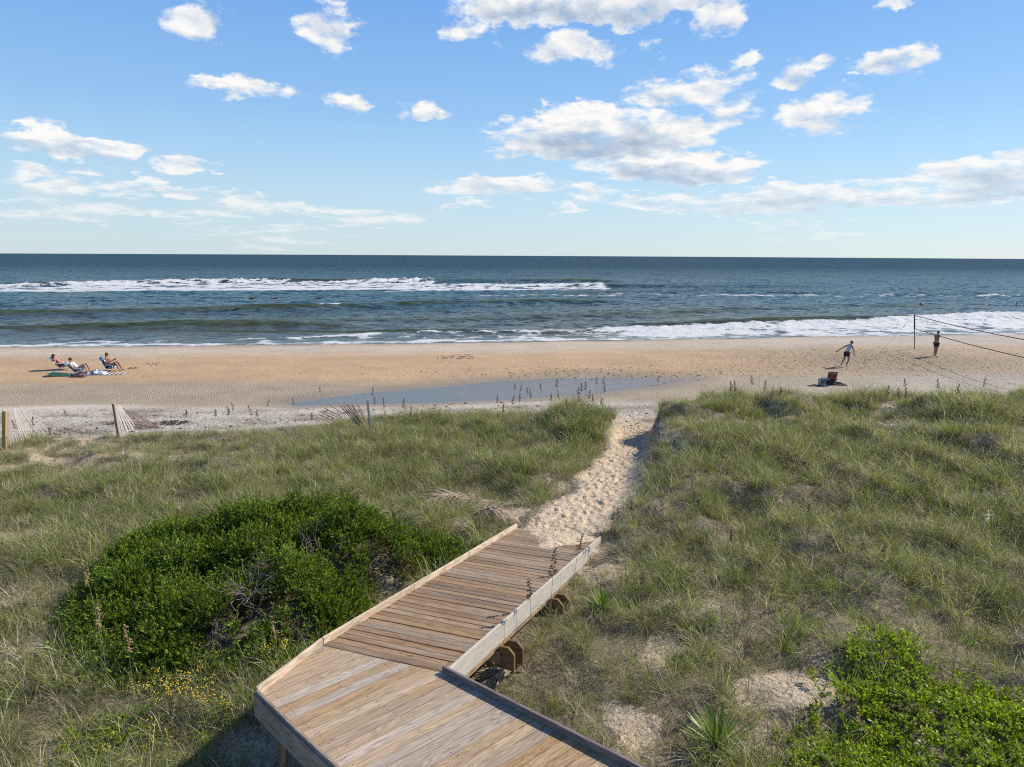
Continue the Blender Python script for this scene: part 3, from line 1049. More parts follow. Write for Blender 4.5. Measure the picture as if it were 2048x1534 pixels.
def board_mesh(poly, h, bev=0.004):
    """board lying flat with outline poly (top at z=h/2), top edges eased"""
    n = len(poly)
    c = Vector((sum(p[0] for p in poly) / n, sum(p[1] for p in poly) / n))
    ins = []
    for i in range(n):
        p0, p1, p2 = Vector(poly[i - 1]), Vector(poly[i]), Vector(poly[(i + 1) % n])
        e1, e2 = (p1 - p0).normalized(), (p2 - p1).normalized()
        n1, n2 = Vector((-e1.y, e1.x)), Vector((-e2.y, e2.x))
        d = (n1 + n2)
        d = d.normalized() / max(.35, d.normalized().dot(n1))
        ins.append(p1 + d * bev)
    vs = [(x, y, -h / 2) for x, y in poly] + [(x, y, h / 2 - bev) for x, y in poly] + [(p.x, p.y, h / 2) for p in ins]
    fs = [tuple(range(n - 1, -1, -1)), tuple(range(2 * n, 3 * n))]
    for k in (0, n):
        fs += [(k + i, k + (i + 1) % n, k + n + (i + 1) % n, k + n + i) for i in range(n)]
    me = bpy.data.meshes.new('board')
    me.from_pydata(vs, [], fs)
    me.update()
    return me


SEAM = (C - A)
SEAM_D = SEAM.normalized()
PITCH_B = 0.146
BT = 0.036
up_r = SEAM_D.cross(RAMP).normalized()
if up_r.z < 0: up_r = -up_r
# ramp planks: run parallel to the seam, one behind the other
skew = SEAM_D.dot(RAMP)
plank_len = SEAM.length
pw = 0.1365
y_of = RAMP - SEAM_D * skew
sy_ = y_of.length
pl_me = None
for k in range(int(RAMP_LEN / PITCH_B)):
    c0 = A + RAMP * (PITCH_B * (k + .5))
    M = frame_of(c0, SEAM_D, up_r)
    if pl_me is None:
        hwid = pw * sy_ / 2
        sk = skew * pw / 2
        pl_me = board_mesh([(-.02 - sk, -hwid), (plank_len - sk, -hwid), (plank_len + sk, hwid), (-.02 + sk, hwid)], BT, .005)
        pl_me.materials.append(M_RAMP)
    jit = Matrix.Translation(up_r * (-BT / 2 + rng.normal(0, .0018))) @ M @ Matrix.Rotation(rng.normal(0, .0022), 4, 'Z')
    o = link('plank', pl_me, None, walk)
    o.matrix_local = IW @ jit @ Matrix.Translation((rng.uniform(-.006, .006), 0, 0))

# screw heads in three rows along the ramp
sb = MB()
for k in range(int(RAMP_LEN / PITCH_B)):
    for u_ in (.07, plank_len * .5, plank_len - .07):
        for v_ in (-.035, .035):
            q = A + RAMP * (PITCH_B * (k + .5) + v_) + SEAM_D * (u_ + rng.normal(0, .004)) + up_r * .0022
            e1, e2 = SEAM_D * .0065, up_r.cross(SEAM_D) * .0065
            sb.add([q + e1 * math.cos(a_) + e2 * math.sin(a_) for a_ in np.linspace(0, 6.283, 7)[:-1]], [(0, 1, 2, 3, 4, 5)])
M_SCREW = simple_mat('rusty_screw_heads', (.05, .035, .025), .6, .4)
wpart('screw_heads', sb.mesh('screw_heads', M_SCREW))['kind'] = 'stuff'

# platform: outline in plan, planks at 49.5 degrees from the view axis
A0 = at_z(514, 1389, DECK_Z)
B1 = at_z(592, 1466, DECK_Z)
B2 = at_z(668, 1536, DECK_Z)
C2 = at_z(1262, 1536, DECK_Z)
dl = (B2 - B1).normalized(); dr = (C2 - C).normalized()
B3 = B2 + dl * 4.2
C3 = C2 + dr * 3.6
OUT = [Vector((p.x, p.y)) for p in (A, A0, B1, B3, C3, C)]
bd = Vector((math.sin(R(49.5)), math.cos(R(49.5))))
bn = Vector((bd.y, -bd.x))          # towards the house


def clip(poly, nrm, dd, keep_less):
    out = []
    for i in range(len(poly)):
        p, q = poly[i], poly[(i + 1) % len(poly)]
        sp, sq = p.dot(nrm) - dd, q.dot(nrm) - dd
        if not keep_less: sp, sq = -sp, -sq
        if sp <= 0: out.append(p)
        if (sp < 0 < sq) or (sq < 0 < sp):
            out.append(p.lerp(q, sp / (sp - sq)))
    return out


sb = MB()
lo = min(p.dot(bn) for p in OUT); hi = max(p.dot(bn) for p in OUT)
k = 0
d0 = lo
while d0 < hi:
    poly = clip(clip(OUT, bn, d0, False), bn, d0 + 0.1405, True)
    d0 += PITCH_B
    if len(poly) < 3: continue
    area = abs(sum(poly[i].cross(poly[(i + 1) % len(poly)]) for i in range(len(poly)))) / 2
    if area < .004: continue
    c = sum((p.dot(bd) for p in poly)) / len(poly)
    org = bd * c + bn * (d0 - .07)
    M = frame_of((org.x, org.y, DECK_Z - BT / 2 - .004 + rng.normal(0, .0015)), (bd.x, bd.y, 0), (0, 0, 1))
    Mi = M.inverted()
    loc = [Mi @ Vector((p.x, p.y, DECK_Z - BT / 2)) for p in poly]
    loc = [(p.x, p.y) for p in loc]
    if sum(loc[i][0] * loc[(i + 1) % len(loc)][1] - loc[(i + 1) % len(loc)][0] * loc[i][1] for i in range(len(loc))) < 0:
        loc.reverse()
    # drop doubled corners
    cl = [p for i, p in enumerate(loc) if (Vector(p) - Vector(loc[i - 1])).length > 1e-3]
    if len(cl) < 3: continue
    me = board_mesh(cl, BT, .003)
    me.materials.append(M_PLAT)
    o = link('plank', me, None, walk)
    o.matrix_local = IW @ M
    xs_ = [p[0] for p in cl]
    for u_ in (min(xs_) + .16, (min(xs_) + max(xs_)) / 2, max(xs_) - .16):
        for v_ in (-.034, .034):
            q = M @ Vector((u_ + rng.normal(0, .005), v_, BT / 2 + .0015))
            sb.add([q + Vector((.0062 * math.cos(a_), .0062 * math.sin(a_), 0)) for a_ in np.linspace(0, 6.283, 7)[:-1]], [(0, 1, 2, 3, 4, 5)])
wpart('screw_heads', sb.mesh('screw_heads', M_SCREW))['kind'] = 'stuff'

UP = Vector((0, 0, 1))
left_out = Vector((-RAMP.y, RAMP.x, 0)).normalized()
# pale kerb along the left edge: one length by the platform, then lengths down the ramp with visible joints
cz = .045
timber('kerb', A0 + UP * cz, A + UP * cz + RAMP * .02, .040, .095, M_NEW)
s0 = 0.03
for L in (.62, 1.62, 2.05, 2.12):
    a = A + RAMP * s0 + up_r * cz; b = A + RAMP * (s0 + L - .006) + up_r * cz
    jo = left_out * rng.uniform(-.006, .006)
    timber('kerb', a + jo, b + jo, .040, .095, M_NEW, up=up_r)
    s0 += L
# bleached side beam on the right of the ramp, a second strip and the bearer behind it
rt = -left_out
timber('side_beam', C + rt * .032 - up_r * .095 + RAMP * .02, C + rt * .032 - up_r * .095 + RAMP * (RAMP_LEN + .05), .040, .285, M_WHITE, up=up_r)
timber('side_strip', C + rt * .020 - up_r * .262 + RAMP * .05, C + rt * .020 - up_r * .262 + RAMP * 4.6, .038, .12, M_TAN, up=up_r)
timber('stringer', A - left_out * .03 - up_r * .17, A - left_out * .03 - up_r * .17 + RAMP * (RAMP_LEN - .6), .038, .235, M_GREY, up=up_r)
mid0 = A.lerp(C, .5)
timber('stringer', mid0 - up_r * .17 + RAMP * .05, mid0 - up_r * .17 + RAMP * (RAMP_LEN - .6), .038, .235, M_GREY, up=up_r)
# dark kerb on the right of the platform with its fascia, grey kerb and deep fascia on the left
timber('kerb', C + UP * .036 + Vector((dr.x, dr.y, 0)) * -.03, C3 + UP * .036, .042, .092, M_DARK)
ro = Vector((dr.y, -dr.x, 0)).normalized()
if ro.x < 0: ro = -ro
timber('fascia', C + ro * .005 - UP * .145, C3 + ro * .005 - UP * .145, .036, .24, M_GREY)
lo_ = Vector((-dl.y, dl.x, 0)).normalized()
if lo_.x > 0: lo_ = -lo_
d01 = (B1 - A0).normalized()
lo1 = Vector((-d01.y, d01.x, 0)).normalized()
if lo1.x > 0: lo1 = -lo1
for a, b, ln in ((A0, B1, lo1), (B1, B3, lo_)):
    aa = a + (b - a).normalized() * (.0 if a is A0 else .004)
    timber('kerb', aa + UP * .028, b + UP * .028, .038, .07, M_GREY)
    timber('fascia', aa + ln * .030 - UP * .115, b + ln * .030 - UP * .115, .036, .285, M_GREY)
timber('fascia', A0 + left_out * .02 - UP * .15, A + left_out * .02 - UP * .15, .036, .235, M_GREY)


def post(p, top):
    g = hz(p.x, p.y) - .3
    timber('post', (p.x, p.y, g), (p.x, p.y, top), .09, .09, M_TAN, up=(1, .3, 0))


inn = (C - A0).normalized()
post(at_z(548, 1420, DECK_Z) + inn * .06 - Vector((0, 0, 0)), DECK_Z - .06)
post(B2 + dl * .6 - lo_ * .12, DECK_Z - .06)
post(C + dr * 1.4 - ro * .10, DECK_Z - .06)
post(C2 + dr * .8 - ro * .10, DECK_Z - .06)


def arch_board(c, xdir, w, h, t, mat):
    """bearer end sawn to a blunt arch, standing upright: a frame of straight cuts round a hollow"""
    pts = [(-w / 2, -h), (-w / 2, -.06), (-w * .28, .035), (w * .18, .045), (w * .5, -.05), (w * .5, -h)]
    f = .028
    inn_ = [(-w / 2 + f, -h), (-w / 2 + f, -.06 - f * .3), (-w * .28 + f * .4, .035 - f), (w * .18 - f * .3, .045 - f), (w * .5 - f, -.05 - f * .3), (w * .5 - f, -h)]
    M = frame_of(c, xdir, (0, 0, 1))
    b = MB()
    n = len(pts)
    vs = []
    for yy in (-t / 2, t / 2):
        for q in pts: vs.append(M @ Vector((q[0], yy, q[1])))
        for q in inn_: vs.append(M @ Vector((q[0], yy, q[1])))
    fs = []
    for i in range(n - 1):
        fs.append((i, i + 1, n + i + 1, n + i)); fs.append((2 * n + i, 3 * n + i, 3 * n + i + 1, 2 * n + i + 1))
        fs.append((i, 2 * n + i, 2 * n + i + 1, i + 1)); fs.append((n + i, n + i + 1, 3 * n + i + 1, 3 * n + i))
    b.add(vs, fs)
    # the recessed web of the bearer
    o2 = []
    for yy in (-t * .42, -t * .30):
        for q in inn_: o2.append(M @ Vector((q[0], yy, q[1])))
    b.add(o2, [tuple(range(n)), tuple(range(2 * n - 1, n - 1, -1))])
    wpart('bearer_end', b.mesh('bearer_end', mat))


for s in (1.42, 3.45):
    base = C + RAMP * s + rt * .17
    g = hz(base.x, base.y)
    for k in (0, 1):
        q = base + RAMP * (.20 * k) + rt * (.05 * k)
        top = (C + RAMP * s).z - .27
        arch_board((q.x, q.y, top), rt, .30, min(.30, max(.15, top - g + .05)), .045, M_BEAR)
    timber('bearer', C + RAMP * (s + .02) + rt * .10 - up_r * .40, A + RAMP * (s + .02) - up_r * .40, .045, .18, M_TAN)

for s in (1.55, 3.55):
    q = C + RAMP * s - rt * .12
    timber('post', (q.x, q.y, hz(q.x, q.y) - .3), (q.x, q.y, q.z - .06), .09, .09, M_BEAR, up=(1, .3, 0))
# sand blown over the foot of the ramp
gx = np.linspace(0.25, 1.80, 60); gy = np.linspace(4.6, 7.3, 84)
GU, GV = np.meshgrid(gx, gy)
hgt = -.02 + .085 * sstep(5.55, 6.7, GV + .25 * np.exp(-((GU - 1.05) / .38) ** 2) * 3.0 - .2 + .15 * fbm(GU * 3, GV * 3, 300, 3))
hgt = hgt + .012 * fbm(GU * 9, GV * 9, 301, 3) - .06 * sstep(.52, .25, GU) - .03 * sstep(1.5, 1.8, GU)
PT = np.stack([A.x + SEAM_D.x * GU + RAMP.x * GV + up_r.x * hgt, A.y + SEAM_D.y * GU + RAMP.y * GV + up_r.y * hgt,
               A.z + SEAM_D.z * GU + RAMP.z * GV + up_r.z * hgt], -1)
# keep its outer rim under the ground sheet
gh = Hat(PT[..., 0], PT[..., 1])
PT[..., 2] = np.where(GV > 6.45, np.minimum(PT[..., 2], gh + .03 - .12 * sstep(6.45, 7.2, GV)), PT[..., 2])
n1, n2 = GU.shape
q0 = (np.arange(n1 - 1)[:, None] * n2 + np.arange(n2 - 1)[None, :])
me = np_mesh('drifted_sand', PT.reshape(-1, 3), np.stack([q0, q0 + 1, q0 + 1 + n2, q0 + n2], -1).reshape(-1, 4))
xx_, yy_, z_ = PT[..., 0].ravel(), PT[..., 1].ravel(), PT[..., 2].ravel()
o1 = np.ones(len(xx_))
finish_ground(me, xx_, yy_, z_, o1, o1, o1 * 9, o1 * 0, M_SAND_DUNE)
tag(link('drifted_sand', me), kind='structure')


# ------------------------------------------------------------------ vegetation: blades, tufts, leaves
def blade_strip(rt, az, L, w, lean, curl, seg=5, twist=None):
    """vectorised grass blades: returns V (B*(seg+1)*2,3), F"""
    B = len(L)
    t = np.linspace(0, 1, seg + 1)[None, :]
    ang = lean[:, None] + curl[:, None] * t          # angle from vertical
    ds = (L / seg)[:, None]
    hx = np.concatenate([np.zeros((B, 1)), np.cumsum(np.sin(ang[:, :-1]) * ds, 1)], 1)
    hz_ = np.concatenate([np.zeros((B, 1)), np.cumsum(np.cos(ang[:, :-1]) * ds, 1)], 1)
    ca, sa = np.cos(az)[:, None], np.sin(az)[:, None]
    cx = rt[:, 0:1] + hx * ca; cy = rt[:, 1:2] + hx * sa; cz = rt[:, 2:3] + hz_
    wd = (w[:, None] * (1 - t ** 2.2 * .93)) / 2
    tw = az + math.pi / 2 + (twist if twist is not None else 0)
    wx, wy = np.cos(tw)[:, None] * wd, np.sin(tw)[:, None] * wd
    V = np.stack([np.stack([cx - wx, cy - wy, cz], -1), np.stack([cx + wx, cy + wy, cz], -1)], 2).reshape(-1, 3)
    base = (np.arange(B) * (seg + 1) * 2)[:, None]
    q = np.arange(seg)[None, :] * 2
    F = np.stack([base + q, base + q + 1, base + q + 3, base + q + 2], -1).reshape(-1, 4)
    return V, F, np.repeat(t, B, 0).repeat(2, 1).reshape(-1)


def foliage_mat(name, trans=0.35, rough=0.55, hue_var=0.25, spec=0.25):
    m, T, P = new_mat(name)
    c = T.attr('Col', 'Color')
    rnd = T.new('ShaderNodeObjectInfo').outputs['Random']
    f = T.math('MULTIPLY_ADD', rnd, 2 * hue_var, 1 - hue_var)
    sc = T.new('ShaderNodeVectorMath'); sc.operation = 'SCALE'
    T.l.new(c, sc.inputs[0]); T.l.new(f, sc.inputs['Scale'])
    T.l.new(sc.outputs[0], P.inputs['Base Color'])
    P.inputs['Roughness'].default_value = rough
    P.inputs['Specular IOR Level'].default_value = spec
    tr = T.new('ShaderNodeBsdfTranslucent')
    tc_ = T.mix(1.0, sc.outputs[0], (1.15, 1.2, 0.6), 'MULTIPLY')
    T.l.new(tc_, tr.inputs[0])
    mx = T.new('ShaderNodeMixShader'); mx.inputs[0].default_value = trans
    T.l.new(P.outputs[0], mx.inputs[1]); T.l.new(tr.outputs[0], mx.inputs[2])
    T.l.new(mx.outputs[0], T.n['Material Output'].inputs[0])
    return m


M_GRASS = foliage_mat('dune_grass_blades', .34, .42, .42, .3)
M_LEAF = foliage_mat('shrub_leaves', .32, .5, .30, .15)
M_COVER = foliage_mat('broad_leaves', .40, .40, .18, .4)
M_DRY = foliage_mat('dry_stalks', .15, .7, .2)

PAL = {'green': [(.19, .265, .05), (.15, .215, .042), (.25, .305, .07), (.28, .315, .095)],
       'straw': [(.52, .445, .26), (.45, .38, .22), (.58, .51, .32), (.38, .34, .17)],
       'dead': [(.12, .10, .075), (.19, .16, .125), (.07, .058, .044), (.28, .245, .195)],
       'olive': [(.26, .27, .085), (.31, .305, .115), (.20, .215, .062), (.36, .335, .155)],
       'bright': [(.17, .275, .03), (.21, .31, .045), (.13, .22, .028)],
       'bleach': [(.62, .57, .45), (.68, .63, .52), (.52, .47, .36)]}


def tuft(name, n, rad, hmin, hmax, mixw, lean=.25, curl=1.1, w=(.006, .0115), mat=None, seed=0, wind=0.0):
    g = np.random.default_rng(seed)
    r = rad * np.sqrt(g.random(n)); a = g.random(n) * 2 * np.pi
    rt = np.stack([r * np.cos(a), r * np.sin(a), np.full(n, -.03)], -1)
    az_ = a + g.normal(0, .9, n)
    L = g.uniform(hmin, hmax, n)
    V, F, t = blade_strip(rt, az_, L, g.uniform(w[0], w[1], n), np.abs(g.normal(lean, lean * .5, n)), np.abs(g.normal(curl, curl * .45, n)), twist=g.normal(0, .9, n))
    names = list(mixw); pr = np.array([mixw[k] for k in names]); pr = pr / pr.sum()
    col = np.zeros((n, 3))
    for i in range(n):
        p_ = PAL[names[g.choice(len(names), p=pr)]]
        col[i] = np.array(p_[g.integers(len(p_))]) * g.uniform(.8, 1.2)
    cv = np.repeat(col, 12, 0)
    tip = np.array([.30, .25, .12])
    k = (sstep(.62, 1.0, t) * .55)[:, None]
    cv = cv * (1 - k) + tip * k
    me = np_mesh(name, V, F)
    cattr(me, 'Col', cv)
    me.materials.append(mat or M_GRASS)
    return me


def proto(coll, name, me):
    o = bpy.data.objects.new(name, me)
    coll.objects.link(o)
    return o


def scatter(name, pts, rot, scl, idx, coll, parent=None):
    """one object whose points carry instances of the pieces in coll"""
    me = bpy.data.meshes.new(name)
    me.vertices.add(len(pts))
    me.vertices.foreach_set('co', np.asarray(pts, np.float32).ravel())
    a = me.attributes.new('rot', 'FLOAT_VECTOR', 'POINT'); a.data.foreach_set('vector', np.asarray(rot, np.float32).ravel())
    fattr(me, 'scl', scl)
    a = me.attributes.new('pick', 'INT', 'POINT'); a.data.foreach_set('value', np.asarray(idx, np.int32))
    o = link(name, me, None, parent)
    ng = bpy.data.node_groups.new(name, 'GeometryNodeTree')
    ng.interface.new_socket('Geometry', in_out='INPUT', socket_type='NodeSocketGeometry')
    ng.interface.new_socket('Geometry', in_out='OUTPUT', socket_type='NodeSocketGeometry')
    gi_ = ng.nodes.new('NodeGroupInput'); go = ng.nodes.new('NodeGroupOutput')
    iop = ng.nodes.new('GeometryNodeInstanceOnPoints')
    ci = ng.nodes.new('GeometryNodeCollectionInfo')
    ci.inputs['Collection'].default_value = coll
    ci.inputs['Separate Children'].default_value = True
    ci.inputs['Reset Children'].default_value = True

    def na(nm, ty):
        n_ = ng.nodes.new('GeometryNodeInputNamedAttribute'); n_.data_type = ty
        n_.inputs['Name'].default_value = nm
        return [s_ for s_ in n_.outputs if s_.enabled and s_.name == 'Attribute'][0]
    ng.links.new(gi_.outputs[0], iop.inputs['Points'])
    ng.links.new(ci.outputs[0], iop.inputs['Instance'])
    iop.inputs['Pick Instance'].default_value = True
    ng.links.new(na('pick', 'INT'), iop.inputs['Instance Index'])
    e2r = ng.nodes.new('FunctionNodeEulerToRotation')
    ng.links.new(na('rot', 'FLOAT_VECTOR'), e2r.inputs[0])
    ng.links.new(e2r.outputs[0], iop.inputs['Rotation'])
    ng.links.new(na('scl', 'FLOAT'), iop.inputs['Scale'])
    ng.links.new(iop.outputs[0], go.inputs[0])
    md = o.modifiers.new('scatter', 'NODES'); md.node_group = ng
    return o


# tufts: 0-3 tall green, 4-6 straw/olive mix, 7-9 low dead thatch, 10-11 fresh thin
CT = bpy.data.collections.new('tuft_kinds')
k = 0
for sd_ in range(4):
    proto(CT, 'tuft_%02d' % k, tuft('tuft_a%d' % sd_, 38, .17, .40, .82, {'green': .42, 'olive': .32, 'straw': .19, 'bright': .05, 'bleach': .09}, .26, 1.5, seed=10 + sd_)); k += 1
for sd_ in range(3):
    proto(CT, 'tuft_%02d' % k, tuft('tuft_b%d' % sd_, 42, .20, .30, .66, {'straw': .36, 'olive': .26, 'dead': .18, 'bleach': .20}, .4, 1.5, seed=20 + sd_)); k += 1
for sd_ in range(3):
    proto(CT, 'tuft_%02d' % k, tuft('tuft_c%d' % sd_, 60, .26, .16, .46, {'dead': .46, 'straw': .28, 'bleach': .22}, .85, 1.2, w=(.004, .007), seed=30 + sd_)); k += 1
for sd_ in range(2):   # big arching clumps
    proto(CT, 'tuft_%02d' % k, tuft('tuft_e%d' % sd_, 80, .24, .55, 1.0, {'green': .40, 'olive': .34, 'straw': .16, 'bleach': .10}, .45, 1.6, seed=50 + sd_)); k += 1
for sd_ in range(2):
    proto(CT, 'tuft_%02d' % k, tuft('tuft_d%d' % sd_, 24, .12, .35, .65, {'bright': .6, 'green': .4}, .25, 1.1, seed=40 + sd_)); k += 1

CD = bpy.data.collections.new('thatch_kinds')
for sd_ in range(4):
    proto(CD, 'thatch_%02d' % sd_, tuft('thatch%d' % sd_, 54, .30, .18, .42, {'dead': .48, 'bleach': .18, 'straw': .22, 'olive': .14}, 1.15, .55, w=(.004, .007), seed=60 + sd_))

# shrub outline on the ground, from its foot in the photograph
SHRUB_BLOBS = [  # (px, py of the mound's top, radius m, height m)
]


def deck_clear(x, y, pad=0.0):
    """1 where no boardwalk stands"""
    rx, ry = x - A.x, y - A.y
    dx, dy = SEAM_D.x, SEAM_D.y
    det = RAMP.x * dy - RAMP.y * dx
    s_ = (rx * dy - ry * dx) / det
    u_ = (RAMP.x * ry - RAMP.y * rx) / det
    inr = (s_ > -.3 - pad) & (s_ < RAMP_LEN - .1) & (u_ > -.08 - pad) & (u_ < SEAM.length + .12 + pad)
    P_ = np.array([[p.x, p.y] for p in OUT])
    return ~(inr | (poly_sdf(x, y, P_) < .06 + pad))


# shrub footprint (world) as a polygon from the photograph, on the dune ground
_sh = [(150, 1300), (145, 1220), (220, 1135), (300, 1080), (420, 1060), (560, 1040), (700, 1040), (840, 1075), (935, 1100), (900, 1150), (800, 1190), (720, 1245),
       (640, 1300), (560, 1340), (440, 1350), (300, 1360), (190, 1350)]
SHP = np.array([[at_z(a, b, .95).x, at_z(a, b, .95).y] for a, b in _sh])

N = 190000
gx_ = rng.uniform(-30, 36, N); gy_ = 4.5 + 27 * rng.random(N) ** .85
keep = (np.abs(gx_) < gy_ * .95 + 4.0)
gx_, gy_ = gx_[keep], gy_[keep]
_, gt, gp, _ = terrain(gx_, gy_)
gz_ = Hat(gx_, gy_)
gb = bare_at(gx_, gy_, gz_)
toe_d = np.interp(gx_, TOEX, TOEY) - gy_
dn = (1 - gb) * (1 - sstep(.03, .25, gp)) * sstep(.35, .85, gt + .25 * fbm(gx_ * .6, gy_ * .6, 400, 3))
leftfar = sstep(-5, -9, gx_) * sstep(17, 20.5, gy_)
dn = dn * (1 - .55 * leftfar)
clump = sstep(-.30, .22, fbm(gx_ * 1.1, gy_ * 1.1, 401, 3))
dn = dn * (.30 + .70 * clump)
dn = np.maximum(dn, .05 * sstep(.5, .9, gt) * (gp < .05))
COVP = np.array([[at_z(a, b, 1.1).x, at_z(a, b, 1.1).y] for a, b in [(1590, 1600), (1660, 1420), (1735, 1285), (1900, 1345), (2080, 1420), (2300, 1480), (2300, 1700)]])
dn = dn * (1 - .72 * sstep(.1, -.3, poly_sdf(gx_, gy_, COVP)))
pathd = np.abs(gx_ - np.interp(gy_, PY, PXX))
dn = np.where(poly_sdf(gx_, gy_, SHP) < -.15, .0, dn)
dn = np.where(deck_clear(gx_, gy_), dn, 0)
target = (52.0 + 16.0 * sstep(15, 10, gy_)) * dn          # tufts per square metre, thinned against the candidates
cand = N / (66 * 27.0) * 1.15
acc = rng.random(len(gx_)) < np.clip(target / cand, 0, 1) * np.where(gy_ > 20, .9, 1.0)
gx_, gy_, gz_, gb = gx_[acc], gy_[acc], gz_[acc], gb[acc]
n = len(gx_)
rr = rng.random(n) + .55 * fbm(gx_ * .8, gy_ * .8, 402, 4)
right = sstep(0, 6, gx_)
pg = .36 + .04 * (1 - right) + .14 * sstep(18, 22, gy_)
kind = np.where(rr < pg, rng.integers(0, 4, n), np.where(rr < pg + .33, rng.integers(4, 7, n), np.where(rr < pg + .55, rng.integers(7, 10, n), rng.integers(12, 14, n))))
kind = np.where((rng.random(n) < .05) & (gb < .3), rng.integers(10, 12, n), kind)
kind = np.where((gb > .4) & (rng.random(n) < .5), rng.integers(7, 10, n), kind)
scl = rng.uniform(.55, 1.2, n) * (1 + .25 * fbm(gx_ * .6, gy_ * .6, 403, 3)) * np.where(kind < 4, 1.0, .95) * (.85 + .25 * sstep(0, 3, gx_) * sstep(14, 20, gy_))
scl = scl * (1 - .3 * leftfar[acc]) * np.where(gy_ < 22.5, .55 + .45 * sstep(.7, 1.7, pathd[acc]), 1)
scl = scl * np.where(gx_ > 3, .90 - .0 * gx_, 1.0) * np.where((gx_ > 4.5) & (gy_ > 20), np.clip(.80 + .75 * fbm(gx_ * .55, gy_ * .4, 404, 3), .4, 1.25), 1.0)
rot = np.stack([rng.normal(0, .12, n), rng.normal(0, .12, n), rng.random(n) * 6.283], -1)
gobj = scatter('dune_grass', np.stack([gx_, gy_, gz_ - .01], -1), rot, scl, kind, CT)
tag(gobj, 'arching dune grass, green and straw mixed, covering the dunes', 'grass', kind='stuff')
print('tufts', n)
# flattened dead blades between the tufts
n2 = 30000
hx2 = rng.uniform(-26, 30, n2); hy2 = 5.5 + 22 * rng.random(n2) ** 1.1
k_ = np.abs(hx2) < hy2 * .9 + 3
hx2, hy2 = hx2[k_], hy2[k_]
_, t2, p2, _ = terrain(hx2, hy2)
z2 = Hat(hx2, hy2)
b2 = bare_at(hx2, hy2, z2)
pr2 = sstep(.4, .9, t2) * (poly_sdf(hx2, hy2, COVP) > -.1) * (1 - sstep(.02, .2, p2)) * (1 - .80 * b2) * (poly_sdf(hx2, hy2, SHP) > -.3) * deck_clear(hx2, hy2)
k_ = rng.random(len(hx2)) < pr2 * .8
hx2, hy2, z2 = hx2[k_], hy2[k_], z2[k_]
n2 = len(hx2)
th = scatter('dead_grass', np.stack([hx2, hy2, z2 - .005], -1), np.stack([rng.normal(0, .15, n2), rng.normal(0, .15, n2), rng.random(n2) * 6.28], -1),
             rng.uniform(.5, 1.0, n2), rng.integers(0, 4, n2), CD)
tag(th, 'flattened dead grass lying between the green tufts of the dunes', 'dead grass', kind='stuff')


# ------------------------------------------------------------------ big shrub by the ramp
def leaf_sprig(name, n, L, leaf_l, leaf_w, cols, seed, up=.55, mat=None, stem_col=(.12, .08, .04), spread=1.0):
    """an upright shoot: a stem set with small pointed leaves"""
    g = np.random.default_rng(seed)
    V, F, Cc = [], [], []
    # side shoots leave the main stem
    shoots = [(np.zeros(3), np.array([g.normal(0, .12), g.normal(0, .12), 1.0]), L)]
    for _ in range(3):
        t = g.uniform(.15, .6)
        a = g.uniform(0, 6.283)
        shoots.append((shoots[0][1] * L * t, np.array([math.cos(a) * spread * .8, math.sin(a) * spread * .8, .9]), L * g.uniform(.4, .65)))
    per = n // len(shoots)
    for o_, d, ln in shoots:
        d = d / np.linalg.norm(d)
        b = len(V)
        e1 = np.cross(d, [0.3, .9, .1]); e1 /= np.linalg.norm(e1)
        for q in (o_ - e1 * .004, o_ + e1 * .004, o_ + d * ln): V.append(q)
        F.append((b, b + 1, b + 2, b + 2)); Cc += [stem_col] * 3
        for i in range(per):
            t = (i + g.random()) / per
            p = o_ + d * ln * (.12 + .9 * t)
            a = g.uniform(0, 6.283)
            out = np.array([math.cos(a), math.sin(a), 0.0])
            ld = out * (1 - up) * g.uniform(.7, 1.2) + d * up; ld /= np.linalg.norm(ld)
            s = np.cross(ld, out + d * .3 + g.normal(0, .3, 3)); s /= np.linalg.norm(s)
            nn_ = np.cross(s, ld)
            l = leaf_l * g.uniform(.7, 1.2) * (1 - .3 * t); w = leaf_w * g.uniform(.8, 1.2)
            b = len(V)
            V += [p, p + ld * l * .5 + s * w / 2 + nn_ * w * .12, p + ld * l, p + ld * l * .5 - s * w / 2 + nn_ * w * .12]
            F.append((b, b + 1, b + 2, b + 3))
            c = np.array(cols[g.integers(len(cols))]) * g.uniform(.75, 1.25)
            Cc += [c] * 4
    V = np.array(V); F = np.array(F)
    me = bpy.data.meshes.new(name)
    me.from_pydata([tuple(v) for v in V], [], [tuple(dict.fromkeys(f)) for f in F])
    me.update()
    cattr(me, 'Col', np.array(Cc))
    me.materials.append(mat or M_LEAF)
    return me


def twig_cluster(g, n, size, flat=.6, r0=.010):
    """dry branching twigs"""
    b = MB()

    def grow(p, d, L, r, lev):
        pts = [p]
        q = p.copy(); dd = d.copy()
        for _ in range(4):
            dd = (dd + Vector((g.gauss(0, .32), g.gauss(0, .32), g.gauss(0, .22)))).normalized()
            q = q + dd * L / 4
            pts.append(q.copy())
        b.tube(pts, [r, r * .85, r * .7, r * .55, r * .35], 4, True)
        if lev > 0:
            for _ in range(3):
                k = g.randint(1, 4)
                nd = (dd + Vector((g.gauss(0, .7), g.gauss(0, .7), g.gauss(.1, .5)))).normalized()
                grow(pts[k], nd, L * g.uniform(.45, .75), r * .55, lev - 1)
    for _ in range(n):
        a = g.uniform(0, 6.283)
        d = Vector((math.cos(a) * flat, math.sin(a) * flat, g.uniform(.3, 1.0))).normalized()
        grow(Vector((g.gauss(0, size * .12), g.gauss(0, size * .12), 0)), d, size * g.uniform(.6, 1.0), r0 * g.uniform(.7, 1.1), 2)
    return b


